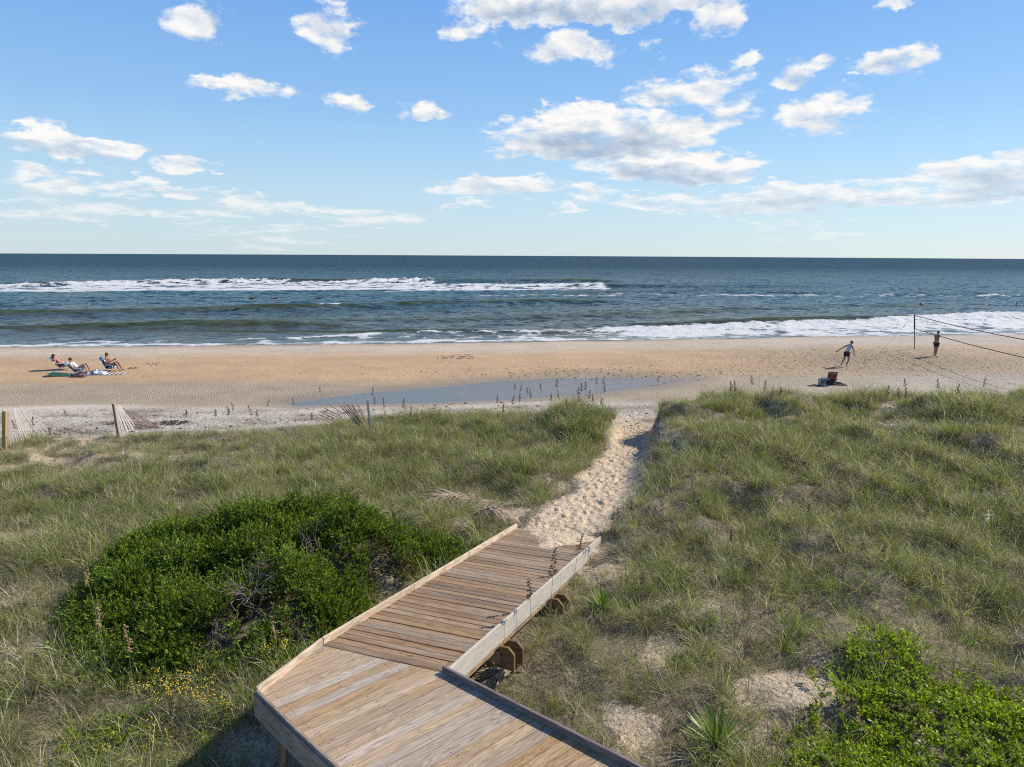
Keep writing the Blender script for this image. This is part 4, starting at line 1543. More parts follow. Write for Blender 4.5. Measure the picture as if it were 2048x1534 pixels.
M_TWIG = simple_mat('grey_dry_twigs', (.30, .24, .19), .85, vary=.3, scale=20)
M_STEM = simple_mat('brown_branches', (.10, .075, .055), .85, vary=.3, scale=20)
CS = bpy.data.collections.new('shoot_kinds')
GREENS = [(.14, .225, .022), (.195, .28, .028), (.08, .135, .020), (.26, .33, .042), (.12, .17, .032), (.07, .11, .02)]
for i in range(5):
    proto(CS, 'shoot_%02d' % i, leaf_sprig('shoot%d' % i, 64, .34, .055, .014, GREENS, 500 + i, up=.62))
for i in range(2):
    proto(CS, 'shoot_%02d' % (5 + i), leaf_sprig('shoot_y%d' % i, 44, .30, .055, .022, [(.17, .25, .03), (.21, .29, .045), (.13, .21, .03)], 520 + i, up=.5))
for i in range(2):
    proto(CS, 'shoot_%02d' % (7 + i), leaf_sprig('shoot_d%d' % i, 40, .26, .04, .010, [(.16, .11, .07), (.22, .16, .11), (.12, .085, .06)], 530 + i, up=.45))

TWIG_PX = [(625, 1100, .62), (500, 1185, .66), (745, 1085, .45), (590, 1215, .35), (430, 1230, .35), (845, 1115, .5)]
TWP = [(at_z(a, b, 1.55), s) for a, b, s in TWIG_PX]


def shrub_h(x, y):
    sd = poly_sdf(x, y, SHP)
    dome = sstep(.15, -1.15, sd) ** .8
    lumps = .60 + .85 * fbm(x * .8, y * .8, 600, 3) + .50 * fbm(x * 2.2, y * 2.2, 601, 3)
    h = .96 * dome * np.clip(lumps, .18, 1.15)
    # lower towards the ramp so that the deck's edge stays clear
    return h, sd


nS = 16000
bx0, by0 = SHP.min(0); bx1, by1 = SHP.max(0)
qx = rng.uniform(bx0 - .2, bx1 + .2, nS); qy = rng.uniform(by0 - .2, by1 + .2, nS)
qh, qsd = shrub_h(qx, qy)
e = .06
hx_, _ = shrub_h(qx + e, qy); hy_, _ = shrub_h(qx, qy + e)
gxr, gyr = (hx_ - qh) / e, (hy_ - qh) / e
gapn = fbm(qx * 1.6, qy * 1.6, 610, 3)
pk = np.where(qsd < .05, 1.0, 0)
pk *= sstep(-.55, -.15, gapn) * .85 + .14
twm = np.zeros(nS)
for p_, s_ in TWP:
    twm = np.maximum(twm, sstep(s_ * .85, s_ * .35, np.hypot(qx - p_.x, (qy - p_.y) * .9)))
pk *= (1 - .9 * twm)
pk = np.where(deck_clear(qx, qy, .10), pk, 0)
layer = rng.random(nS) ** 2.2
sel = rng.random(nS) < pk
area = (bx1 - bx0 + .4) * (by1 - by0 + .4)
sel &= rng.random(nS) < min(1.0, 260.0 / (nS / area))
qx, qy, qh, gxr, gyr, layer, twm = qx[sel], qy[sel], qh[sel], gxr[sel], gyr[sel], layer[sel], twm[sel]
gz0 = Hat(qx, qy)
zz_ = gz0 + qh * (1 - .65 * layer) - .22
tilt = np.clip(np.hypot(gxr, gyr) * .35, 0, .8)
dirz = np.arctan2(-gyr, -gxr)
n = len(qx)
rx_ = -np.sin(dirz) * tilt * 1.0 + rng.normal(0, .22, n); ry_ = np.cos(dirz) * tilt + rng.normal(0, .22, n)
# small-angle tilt: rotate about the horizontal axis across the slope
rotS = np.stack([-np.sin(dirz) * tilt + rng.normal(0, .2, n), np.cos(dirz) * tilt + rng.normal(0, .2, n), np.zeros(n)], -1)
kindS = rng.integers(0, 5, n)
ysel = fbm(qx * .8, qy * .8, 620, 2) > .22
kindS = np.where(ysel & (rng.random(n) < .6), rng.integers(5, 7, n), kindS)
br = (np.hypot(qx - TWP[5][0].x, qy - TWP[5][0].y) < 1.0) & (rng.random(n) < .6)
kindS = np.where(br | ((twm > .2) & (rng.random(n) < .6)), rng.integers(7, 9, n), kindS)
sclS = rng.uniform(.85, 1.5, n)
cxs, cys = SHP.mean(0)
shrub = empty('shrub', (cxs, cys, hz(cxs, cys)))
tag(shrub, 'wide dark green evergreen shrub with bare grey twig patches, left of the boardwalk ramp', 'shrub')
off0 = np.array([cxs, cys, hz(cxs, cys)])
fol = scatter('foliage', np.stack([qx, qy, zz_], -1) - off0, rotS, sclS, kindS, CS, shrub)
fol['kind'] = 'stuff'
g = random.Random(5)
b = MB()
for i in range(70):
    x = g.uniform(bx0, bx1); y = g.uniform(by0, by1)
    h_, s_ = shrub_h(np.array([x]), np.array([y]))
    if s_[0] > -.3 or not deck_clear(np.array([x]), np.array([y]), .1)[0]: continue
    root = Vector((x + g.gauss(0, .5), y + g.gauss(0, .5), 0)); root.z = hz(root.x, root.y) - .05
    top = Vector((x, y, hz(x, y) + float(h_[0]) * .8))
    m1 = root.lerp(top, .4) + Vector((g.gauss(0, .1), g.gauss(0, .1), .1)); m2 = root.lerp(top, .75) + Vector((g.gauss(0, .08), g.gauss(0, .08), .06))
    b.tube([root - Vector(off0), m1 - Vector(off0), m2 - Vector(off0), top - Vector(off0)], [.022, .016, .011, .005], 5)
b.build('branches', M_STEM, shrub)['kind'] = 'stuff'
for i, (p_, s_) in enumerate(TWP):
    cl = twig_cluster(g, 11 if i < 2 else 8, s_ * 1.05, .9, .009)
    o = cl.build('bare_twigs', M_TWIG, shrub)
    hh_, _ = shrub_h(np.array([p_.x]), np.array([p_.y]))
    o.location = Vector((p_.x, p_.y, hz(p_.x, p_.y) + float(hh_[0]) * .62)) - Vector(off0)

# ------------------------------------------------------------------ broad-leaved ground cover
CG = bpy.data.collections.new('leafy_kinds')
BR = [(.28, .38, .020), (.36, .45, .03), (.20, .29, .020), (.42, .48, .05), (.13, .19, .02)]
for i in range(4):
    proto(CG, 'leafy_%02d' % i, leaf_sprig('leafy%d' % i, 26, .17, .062, .030, BR, 700 + i, up=.45, mat=M_COVER, spread=1.1))
_cov = [[(1520, 1600), (1560, 1470), (1640, 1395), (1690, 1300), (1735, 1262), (1800, 1290), (1900, 1325), (2000, 1365), (2080, 1400), (2300, 1460), (2300, 1700), (1600, 1700)]]
_cov2 = [(40, 1600), (95, 1490), (190, 1440), (300, 1425), (345, 1470), (270, 1545), (220, 1620)]
_cov3 = [(140, 1230), (110, 1290), (150, 1345), (200, 1330), (210, 1240)]


def cover(name, px_poly, z, dens_, label, thin=0.0):
    P_ = np.array([[at_z(a, b_, z).x, at_z(a, b_, z).y] for a, b_ in px_poly])
    lo_p, hi_p = P_.min(0), P_.max(0)
    m_ = int(dens_ * np.prod(hi_p - lo_p))
    x = rng.uniform(lo_p[0], hi_p[0], m_); y = rng.uniform(lo_p[1], hi_p[1], m_)
    sd = poly_sdf(x, y, P_) + .3 * fbm(x * 1.5, y * 1.5, 710, 3)
    k_ = (sd < .1) & (rng.random(m_) < sstep(.1, -.5, sd) * (1 - thin * sstep(-.1, .3, fbm(x * 1.8, y * 1.8, 711, 3)))) & deck_clear(x, y, .1)
    x, y, sd = x[k_], y[k_], sd[k_]
    n_ = len(x)
    z_ = Hat(x, y) + .02 + .12 * sstep(0, -1.0, sd) * rng.random(n_) ** .5
    o_ = scatter(name, np.stack([x, y, z_], -1), np.stack([rng.normal(0, .35, n_), rng.normal(0, .35, n_), rng.random(n_) * 6.28], -1),
                 rng.uniform(.7, 1.2, n_), rng.integers(0, 4, n_), CG)
    tag(o_, label, 'ground cover', kind='stuff')


cover('ground_cover', _cov[0], 1.1, 190, 'bright yellow-green leafy mat spreading over the dune right of the boardwalk', .55)
cover('ground_cover', _cov2, .85, 150, 'low bright green leafy patch in the sand left of the platform, beside the yellow flowers', .5)
cover('ground_cover', _cov3, .85, 90, 'sparse green leafy patch at the left end of the big shrub', .6)

# ------------------------------------------------------------------ yucca rosettes
M_YUC = foliage_mat('yucca_leaf', .2, .4, .12, .35)


def yucca_leaf_mesh(col):
    seg = 5
    vs, fs = [], []
    for i in range(seg + 1):
        t = i / seg
        w = .017 * (math.sin(min(1, t * 1.6 + .35) * math.pi / 2)) * (1 - t ** 3) + .0006
        z = -.10 * t * t
        vs += [(t, -w * 1.0, z + .010 * (1 - t)), (t, 0, z), (t, w * 1.0, z + .010 * (1 - t))]
    for i in range(seg):
        for j in (0, 1):
            a = i * 3 + j
            fs.append((a, a + 1, a + 4, a + 3))
    me = bpy.data.meshes.new('leaf')
    me.from_pydata(vs, [], fs)
    me.polygons.foreach_set('use_smooth', [True] * len(fs))
    cattr(me, 'Col', np.tile(np.array(col), (len(vs), 1)))
    me.materials.append(M_YUC)
    return me


YL = [yucca_leaf_mesh(c) for c in ((.17, .26, .035), (.22, .31, .05), (.12, .19, .03), (.28, .34, .08))]


def yucca(px, py, R_, n_, label, seed):
    g_ = random.Random(seed)
    p_ = ground_at(px, py)
    t = empty('yucca_plant', p_ + Vector((0, 0, .03)))
    tag(t, label, 'yucca')
    for i in range(n_):
        f = (i + .5) / n_
        elv = R(8 + 74 * f ** .8 + g_.uniform(-6, 6))
        a = i * 2.39996 + g_.uniform(-.2, .2)
        o_ = link('leaf', YL[g_.choice((0, 0, 1, 1, 2, 3))], None, t)
        o_.rotation_euler = Euler((g_.uniform(-.2, .2), -elv, a), 'XYZ')
        o_.scale = (R_ * g_.uniform(.8, 1.1), g_.uniform(.9, 1.15), R_ * g_.uniform(.6, 1.6))


yucca(1432, 1502, .54, 64, 'large spiky yucca rosette in bare sand right of the platform kerb', 1)
yucca(1203, 1222, .40, 44, 'small spiky yucca rosette in grass right of the ramp beam', 2)

# ------------------------------------------------------------------ sea oats
M_SEED = simple_mat('brown_seed_heads', (.17, .115, .07), .85, vary=.35, scale=60)
M_SEEDP = simple_mat('pale_seed_heads', (.40, .27, .13), .85, vary=.3, scale=60)
M_OATSTEM = simple_mat('oat_stems', (.26, .23, .11), .7, vary=.25, scale=20)


def oat_meshes(seed, H_=1.25, head=.30, full=1.0):
    g_ = random.Random(seed)
    a = g_.uniform(0, 6.28); bend = g_.uniform(.03, .16)
    pts = []
    for i in range(7):
        t = i / 6
        pts.append(Vector((math.cos(a) * bend * t ** 2.2, math.sin(a) * bend * t ** 2.2, H_ * t)))
    s = MB(); s.tube(pts, [.0050, .0046, .0042, .0036, .0030, .0024, .0015], 5)
    for k_ in range(3):
        aa = g_.uniform(0, 6.28); z0 = H_ * (.08 + .13 * k_)
        prev = []
        for i in range(6):
            t = i / 5
            prev.append(Vector((math.cos(aa) * .30 * t, math.sin(aa) * .30 * t, z0 + .34 * t - .30 * t * t)))
        s.tube(prev, [.003, .0035, .003, .0025, .002, .0008], 4)
    h_ = MB()
    nsp = int(26 * full)
    for i in range(nsp):
        t = i / nsp
        z = H_ - head + head * t
        tt_ = z / H_
        c = Vector((math.cos(a) * bend * tt_ ** 2.2, math.sin(a) * bend * tt_ ** 2.2, z))
        aa = a + g_.gauss(0, 1.3)
        L_ = (.060 * (1 - t) + .030) * g_.uniform(.7, 1.15)
        d = Vector((math.cos(aa) * .55, math.sin(aa) * .55, .45)).normalized()
        mid = c + d * L_ * .5; end = c + d * L_ + Vector((0, 0, -.025 * (1 - t)))
        h_.tube([c, mid, end], [.002, .0085, .003], 4)
        e2 = end - Vector((0, 0, .012)); h_.tube([mid, mid + (end - mid) * .6 + Vector((math.cos(aa + 1), math.sin(aa + 1), -.5)) * .022, e2], [.003, .007, .002], 4)
    return s.mesh('stem', M_OATSTEM), h_.mesh('seed_head', M_SEED)


OATS = [oat_meshes(900 + i, 1.2, .30 + .03 * (i % 3)) for i in range(6)]
OATP = []
for i in range(2):
    a_, b_ = oat_meshes(950 + i, 1.35, .36)
    b_.materials[0] = M_SEEDP
    OATP.append((a_, b_))


def on_stalk(px, py, h_):
    """ground point whose upright stalk of height h_ ends on the sight line"""
    v = ray(px, py)
    ts = np.arange(6.0, 60.0, .02)
    d_ = CAM_Z + v.z * ts - Hat(v.x * ts, v.y * ts) - h_
    k_ = int(np.argmax(d_ <= 0))
    t = ts[k_]
    return Vector((v.x * t, v.y * t, hz(v.x * t, v.y * t)))


goat = random.Random(77)
ORD = ('first second third fourth fifth sixth seventh eighth ninth tenth eleventh twelfth thirteenth fourteenth fifteenth sixteenth seventeenth eighteenth nineteenth twentieth '
       'twenty-first twenty-second twenty-third twenty-fourth twenty-fifth twenty-sixth twenty-seventh twenty-eighth twenty-ninth thirtieth').split()


def ranked(pts, rev=False):
    return [(a_, b_, ORD[i]) for i, (a_, b_) in enumerate(sorted(pts, reverse=rev))]



def oat(px, py, H_, label, group, kinds_=OATS):
    p_ = on_stalk(px, py, H_)
    k_ = goat.randrange(len(kinds_))
    base_h = 1.2 if kinds_ is OATS else 1.35
    t = empty('sea_oat', p_ - Vector((0, 0, .02)), goat.uniform(0, 6.28))
    t.scale = (1, 1, (H_ + .02) / base_h)
    tag(t, label, 'sea oat', group)
    link('stem', kinds_[k_][0], None, t); link('seed_head', kinds_[k_][1], None, t)


LEFT_CREST = [(742, 773), (748, 793), (769, 796), (806, 796), (817, 812), (995, 789), (1021, 792), (1029, 765), (1037, 766), (1038, 785), (1054, 773),
              (1063, 778), (1081, 766), (1111, 758), (1100, 785), (1120, 782), (1155, 773), (1165, 765), (1171, 762), (1176, 780), (1165, 786), (1184, 787),
              (1193, 754), (1202, 752), (1208, 765), (1204, 796), (1140, 800), (1010, 806)]
for a, b_, od in ranked(LEFT_CREST, True):
    oat(a, b_, goat.uniform(1.05, 1.3), od + ' brown sea oat on the left dune crest, counted leftwards from the path', 'sea oats along the crest left of the path')
FENCE_OATS = [(133, 817), (103, 853), (34, 838), (60, 834), (365, 822), (376, 817), (427, 819), (455, 816), (469, 805), (462, 812), (504, 810), (516, 819),
              (530, 798), (588, 796), (620, 825), (642, 774)]
for a, b_, od in ranked(FENCE_OATS, False):
    oat(a, b_, goat.uniform(.9, 1.15), od + ' brown sea oat by the sand fences, counted from the photo left edge', 'sea oats near the sand fences')
RIGHT_CREST = [(1315, 752), (1466, 762), (1476, 761), (1507, 750), (1530, 761), (1776, 769), (1803, 776), (1815, 757), (1820, 777), (1882, 757), (1967, 755), (1737, 796), (1560, 772), (1920, 768)]
for a, b_, od in ranked(RIGHT_CREST, False):
    oat(a, b_, goat.uniform(1.05, 1.3), od + ' brown sea oat on the right dune crest, counted rightwards from the path', 'sea oats along the right crest')
SLOPE = [(1288, 1007), (1303, 1010), (1240, 1020), (1225, 1025), (1270, 1000), (1330, 1005), (1395, 985), (1355, 1060), (1288, 1140), (1410, 1000), (1560, 1065),
         (1742, 1075), (1770, 1090), (1510, 1110), (1500, 1200), (1505, 1270), (1470, 1060), (1620, 1010), (1850, 1010), (1390, 960), (1680, 1130), (1660, 880), (1740, 860), (1490, 880), (1585, 900)]
for a, b_, od in ranked(SLOPE, False):
    oat(a, b_, goat.uniform(.75, 1.0), od + ' brown seed stalk on the grassy right slope, counted rightwards from the path', 'seed stalks on the right slope')
LSLOPE = [(440, 880), (700, 880), (880, 865), (960, 880), (1062, 880), (990, 905), (900, 930), (1090, 930), (560, 900), (320, 930)]
for a, b_, od in ranked(LSLOPE, False):
    oat(a, b_, goat.uniform(.75, .95), od + ' brown seed stalk on the grassy left slope, counted from the photo left edge', 'seed stalks on the left slope')
oat(1103, 1098, 1.55, 'tall dark sea oat overlapping the ramp beam, tallest of the three there', None)
oat(1064, 1156, 1.35, 'dark sea oat overlapping the lower ramp beam, nearest the platform', None)
oat(1150, 1070, 1.15, 'dark sea oat overlapping the foot of the ramp near the drifted sand', None)
oat(1925, 1205, 1.25, 'thick pale brown seed head leaning alone over the right slope grass', None, OATP)
oat(182, 1112, 1.7, 'tallest pale gold sea oat in front of the shrub left end', None, OATP)
oat(197, 1212, 1.35, 'pale gold sea oat just right of the tallest one, before the shrub', None, OATP)
oat(253, 1245, 1.5, 'pale gold sea oat standing alone before the shrub, right of the pair', None, OATP)
oat(551, 1238, 1.0, 'slim pale stalk between shrub and platform corner', None, OATP)

# ------------------------------------------------------------------ yellow flowers
M_YEL = simple_mat('yellow_petals', (.62, .44, .04), .6, vary=.2, scale=80)
M_FSTEM = foliage_mat('flower_leaves', .3, .5, .15)


def flower_plant(px, py, n_, H_, label, seed, sparse=False):
    g_ = random.Random(seed)
    p_ = ground_at(px, py)
    t = empty('goldenrod', p_)
    tag(t, label, 'wildflower')
    st, hd = MB(), MB()
    lv, lf = [], []
    for i in range(n_):
        a = g_.uniform(0, 6.28); r_ = g_.uniform(0, .30)
        b0 = Vector((math.cos(a) * r_ * .6, math.sin(a) * r_ * .6, -.02)); h_ = H_ * g_.uniform(.7, 1.1)
        tp = b0 + Vector((math.cos(a) * r_ * .9, math.sin(a) * r_ * .9, h_))
        md_ = b0.lerp(tp, .55) + Vector((0, 0, .04))
        st.tube([b0, md_, tp], [.004, .003, .002], 4)
        for k_ in range(16):
            f = g_.uniform(.1, .95); c = b0.lerp(tp, f)
            aa = g_.uniform(0, 6.28); d = Vector((math.cos(aa), math.sin(aa), g_.uniform(.2, .9))).normalized(); s_ = d.cross(Vector((0, 0, 1))).normalized() * .008
            l = g_.uniform(.04, .07); k0 = len(lv)
            lv += [c, c + d * l * .5 + s_, c + d * l, c + d * l * .5 - s_]; lf.append((k0, k0 + 1, k0 + 2, k0 + 3))
        if not sparse or g_.random() < .5:
            for k_ in range(9):
                q = tp + Vector((g_.gauss(0, .035), g_.gauss(0, .035), g_.uniform(-.09, .04)))
                hd.ball(q, (.011, .011, .009), 6, 4)
    st.build('stems', M_OATSTEM, t)['kind'] = 'stuff'
    me = bpy.data.meshes.new('leaves'); me.from_pydata(lv, [], lf); cattr(me, 'Col', np.array([[.12, .19, .03]] * len(lv)) * np.repeat(np.random.default_rng(seed).uniform(.6, 1.4, (len(lf), 1)), 4, 0)); me.materials.append(M_FSTEM)
    link('leaves', me, None, t)
    hd.build('flower_heads', M_YEL, t)['kind'] = 'stuff'


flower_plant(345, 1430, 16, .55, 'yellow goldenrod in bloom left of the platform, fullest of the plants there', 1)
flower_plant(405, 1440, 12, .50, 'yellow goldenrod in bloom close beside the fullest one, nearer the platform', 2)
flower_plant(520, 1345, 18, .48, 'pale green goldenrod with few blooms by the platform corner and shrub', 3, True)
flower_plant(300, 1500, 9, .35, 'small orange-yellow goldenrod low in the sand left of the platform shade', 4, True)
flower_plant(1560, 1225, 8, .35, 'small pale goldenrod in the grass near the bright green mat', 6, True)

# ------------------------------------------------------------------ dead fronds, logs and wrack
M_FROND = simple_mat('dry_frond', (.44, .33, .245), .85, vary=.35, scale=25)
M_FRONDP = simple_mat('pale_dry_frond', (.38, .30, .215), .85, vary=.3, scale=25)
M_LOG = simple_mat('bleached_log', (.62, .58, .52), .85, vary=.2, scale=14)


def frond(pa, pb, n_, Lf, label, mat, seed, lift=.25):
    g_ = random.Random(seed)
    a = ground_at(*pa); c = ground_at(*pb)
    t = empty('dead_frond', a)
    tag(t, label, 'dead frond')
    ax = c - a
    st = MB(); lf = MB()
    sp = [ax * f + Vector((0, 0, lift * math.sin(f * 2.6) + .05)) for f in (0, .25, .5, .75, 1.0)]
    st.tube(sp, [.020, .017, .014, .010, .005], 6)
    for i in range(n_):
        f = g_.uniform(.1, 1.0)
        q = ax * f + Vector((0, 0, lift * math.sin(f * 2.6) + .05))
        sd = g_.choice((-1, 1))
        d = (ax.normalized() * g_.uniform(.5, 1.2) + ax.normalized().cross(Vector((0, 0, 1))) * sd * g_.uniform(.2, .9) + Vector((0, 0, g_.uniform(-.35, .25)))).normalized()
        L_ = Lf * g_.uniform(.6, 1.1)
        pts = [q, q + d * L_ * .5 + Vector((0, 0, .02)), q + d * L_ + Vector((0, 0, -.12 * L_))]
        s_ = d.cross(Vector((0, 0, 1))).normalized() * g_.uniform(.006, .012)
        lf.add([pts[0] - s_, pts[0] + s_, pts[1] + s_ + Vector((0, 0, .004)), pts[1] - s_, pts[2]], [(0, 1, 2, 3), (3, 2, 4)])
    st.build('stalk', M_TWIG, t); lf.build('leaflets', mat, t)


frond((965, 1012), (868, 1022), 100, .75, 'dead grey-brown palm frond lying behind the shrub, the one pointing to the left', M_FROND, 1, .34)
frond((950, 1035), (1020, 1050), 80, .6, 'dead reddish palm frond lying just behind the ramp left corner', M_FROND, 2, .30)
frond((990, 1008), (965, 1045), 34, .5, 'dead pale palm frond hanging down between shrub and ramp', M_FRONDP, 3, .25)
frond((1030, 1350), (985, 1370), 44, .55, 'dead pale frond lying in the grass under the ramp beam beside the platform kerb', M_FRONDP, 4, .12)
frond((1050, 1345), (1015, 1325), 30, .5, 'dead brown frond lying against the first bearer under the ramp', M_FROND, 5, .15)
for pa, pb, r_, lab in (((1958, 1048), (1985, 1042), .035, 'short bleached driftwood stick, left of two in the right slope grass'), ((1967, 1060), (1976, 1046), .045, 'short thick bleached driftwood stump in the right slope grass')):
    a, c = ground_at(*pa), ground_at(*pb)
    b = MB()
    up_ = .12 if 'shrub' not in lab else .75
    m_ = (c - a) * .5 + Vector((.02, .03, .03))
    b.tube([Vector((0, 0, 0)), m_, c - a], [r_, r_ * .85, r_ * .6], 8)
    b.tube([m_, m_ + Vector((.06, .05, .10))], [r_ * .5, r_ * .25], 6)
    o = b.build('driftwood', M_LOG)
    o.location = a + Vector((0, 0, up_))
    tag(o, lab, 'driftwood')

# ------------------------------------------------------------------ broken sand fences
M_SLATG = simple_mat('bleached_slat', (.56, .50, .44), .85, vary=.2, scale=12)
M_SLATR = simple_mat('reddish_slat', (.22, .145, .115), .85, vary=.25, scale=12)
M_POSTY = simple_mat('yellow_post', (.46, .31, .12), .8, vary=.15, scale=12)
M_WIRE = simple_mat('rusty_wire', (.16, .13, .11), .6, .4)


def stick_ends(bp, tp, dz=0.0, ddepth=0.0):
    """world ends of a stick from its foot and tip in the photograph; the tip stands at nearly the depth of the foot"""
    a = ground_at(*bp)
    v = ray(*tp)
    t = (a.y + ddepth) / v.y
    return a, CAMP + v * t


def sand_fence(label, posts, slats, seed, mat, group=None):
    g_ = random.Random(seed)
    p0 = ground_at(*(posts[0][0] if posts else slats[0][0]))
    t = empty('sand_fence', p0)
    tag(t, label, 'sand fence', group)
    for bp, tp, w, m_ in posts:
        a, c = stick_ends(bp, tp)
        a = a - (c - a).normalized() * .35
        b = MB(); b.beam(a - p0, c - p0, w, w, (1, .2, 0)); b.build('post', m_, t)
    ends = []
    for bp, tp, dd in slats:
        if seed in (1, 2, 3) and g_.random() < .05: continue
        a, c = stick_ends((bp[0] + g_.uniform(-1.6, 1.6), bp[1]), (tp[0] + g_.uniform(-1.8, 1.8), tp[1] + g_.uniform(-2.5, 2.5)), ddepth=dd + g_.uniform(-.04, .04))
        ends.append((a, c))
        d = (c - a).normalized()
        b = MB(); b.beam(a - d * .12 - p0, c + d * g_.uniform(-.03, .03) - p0, .031, .009, (.8, -.6, .1) if abs(d.z) > .25 else (0, 0, 1))
        b.build('slat', mat, t)
    for f in (.12, .5, .88):
        pts = [a.lerp(c, f) - p0 + Vector((0, -.012, 0)) for a, c in ends]
        b = MB(); b.tube(pts, .0025, 4); b.build('wire', M_WIRE, t)


def fan(b0, b1, t0, t1, n_, d0=0.0, d1=0.0, pw_=1.0):
    out = []
    for i in range(n_):
        f = i / (n_ - 1)
        out.append(((b0[0] + (b1[0] - b0[0]) * f ** pw_, b0[1] + (b1[1] - b0[1]) * f), (t0[0] + (t1[0] - t0[0]) * f, t0[1] + (t1[1] - t0[1]) * f), d0 + (d1 - d0) * f))
    return out


sand_fence('broken sand fence with yellow post and pale fanned slats at the photo left edge', [((9, 899), (9, 822), .10, M_POSTY)],
           fan((15, 893), (97, 864), (14, 824), (46, 811), 18, 0, .5), 1, M_SLATG)
sand_fence('broken sand fence with brown leaning post and narrow fan of pale slats', [((237, 874), (226, 808), .06, simple_mat('brown_post', (.24, .155, .085), .85, vary=.2, scale=12))],
           fan((240, 873), (272, 858), (229, 808), (239, 812), 10, 0, .6), 2, M_SLATG)
sand_fence('collapsed reddish fence slats lying on the sand behind the leaning post fence', [],
           fan((274, 859), (328, 857), (242, 813), (256, 820), 9, .9, 1.4), 3, M_SLATR)
sand_fence('broken sand fence with pale post and dark slats fanned to its left', [((741, 870), (735, 800), .075, simple_mat('pale_post', (.55, .46, .32), .8, vary=.15, scale=12))],
           fan((720, 855), (738, 856), (677, 807), (716, 806), 9, 0, .1), 4, M_SLATR)
sand_fence('fallen section of thin fence slats lying almost flat, left of the dark fan', [],
           [((662 + 5 * i, 851 - 3.2 * i), (632 + 3.6 * i, 840 - 5.2 * i), .25) for i in range(7)], 5, M_SLATR)

# ------------------------------------------------------------------ people
M_SKIN = simple_mat('tanned_skin', (.42, .25, .165), .55, vary=.06, scale=10)
M_SKIN2 = simple_mat('dark_tanned_skin', (.30, .155, .09), .5, vary=.06, scale=10)
M_HAIRD = simple_mat('dark_hair', (.035, .024, .018), .6, vary=.2, scale=40)
M_HAIRB = simple_mat('brown_hair', (.10, .055, .03), .6, vary=.2, scale=40)
M_EYE = simple_mat('dark_eyes', (.02, .015, .012), .3)


def cloth(name, c, v=.1):
    return simple_mat(name, c, .85, vary=v, scale=14)


def skin_mesh(name, pts, edges, rad, sub=2):
    """grow a continuous surface round a skeleton"""
    me = bpy.data.meshes.new(name)
    me.from_pydata([tuple(p) for p in pts], edges, [])
    o = bpy.data.objects.new(name, me)
    COL.objects.link(o)
    m_ = o.modifiers.new('skin', 'SKIN')
    m_.use_smooth_shade = True
    for i, r_ in enumerate(rad):
        sv_ = me.skin_vertices[0].data[i]
        sv_.radius = r_ if hasattr(r_, '__len__') else (r_, r_)
        sv_.use_root = (i == 0)
    s_ = o.modifiers.new('sub', 'SUBSURF'); s_.levels = sub; s_.render_levels = sub
    dg = bpy.context.evaluated_depsgraph_get()
    out = bpy.data.meshes.new_from_object(o.evaluated_get(dg))
    bpy.data.objects.remove(o)
    bpy.data.meshes.remove(me)
    out.name = name
    out.polygons.foreach_set('use_smooth', [True] * len(out.polygons))
    return out


def merge(me, mb, mats=None):
    """append the pieces of mb to a mesh"""
    bm = bmesh.new(); bm.from_mesh(me)
    base = [bm.verts.new(v) for v in mb.v]
    for f in mb.f:
        try: bm.faces.new([base[i] for i in f]).smooth = True
        except ValueError: pass
    bm.to_mesh(me); bm.free(); me.update()
    return me


def hand(mb, wrist, d, palm_n, s=1.0, curl=.5):
    """five unequal bent fingers leaving a palm"""
    d = d.normalized(); side = d.cross(palm_n).normalized(); n_ = side.cross(d)
    pc = wrist + d * .045 * s
    M = Matrix((side, d, n_)).transposed()
    mb.ball(pc, (.040 * s, .055 * s, .017 * s), 8, 6, M)
    for k_, (off_, L_) in enumerate(((-.030, .066), (-.010, .078), (.010, .074), (.028, .058))):
        p_ = pc + side * off_ * s + d * .040 * s
        q = p_ + (d * .8 - n_ * curl * .5).normalized() * L_ * .45 * s
        r_ = q + (d * .5 - n_ * curl).normalized() * L_ * .32 * s
        e_ = r_ + (d * .2 - n_ * curl).normalized() * L_ * .25 * s
        mb.tube([p_ - d * .015 * s, p_, q, r_, e_], [.009 * s, .009 * s, .0085 * s, .0075 * s, .005 * s], 6)
    tb = pc - side * .030 * s - d * .015 * s
    mb.tube([tb, tb + (d * .5 - side * .8).normalized() * .030 * s, tb + (d * .85 - side * .5 - n_ * .3).normalized() * .062 * s], [.011 * s, .010 * s, .006 * s], 6)


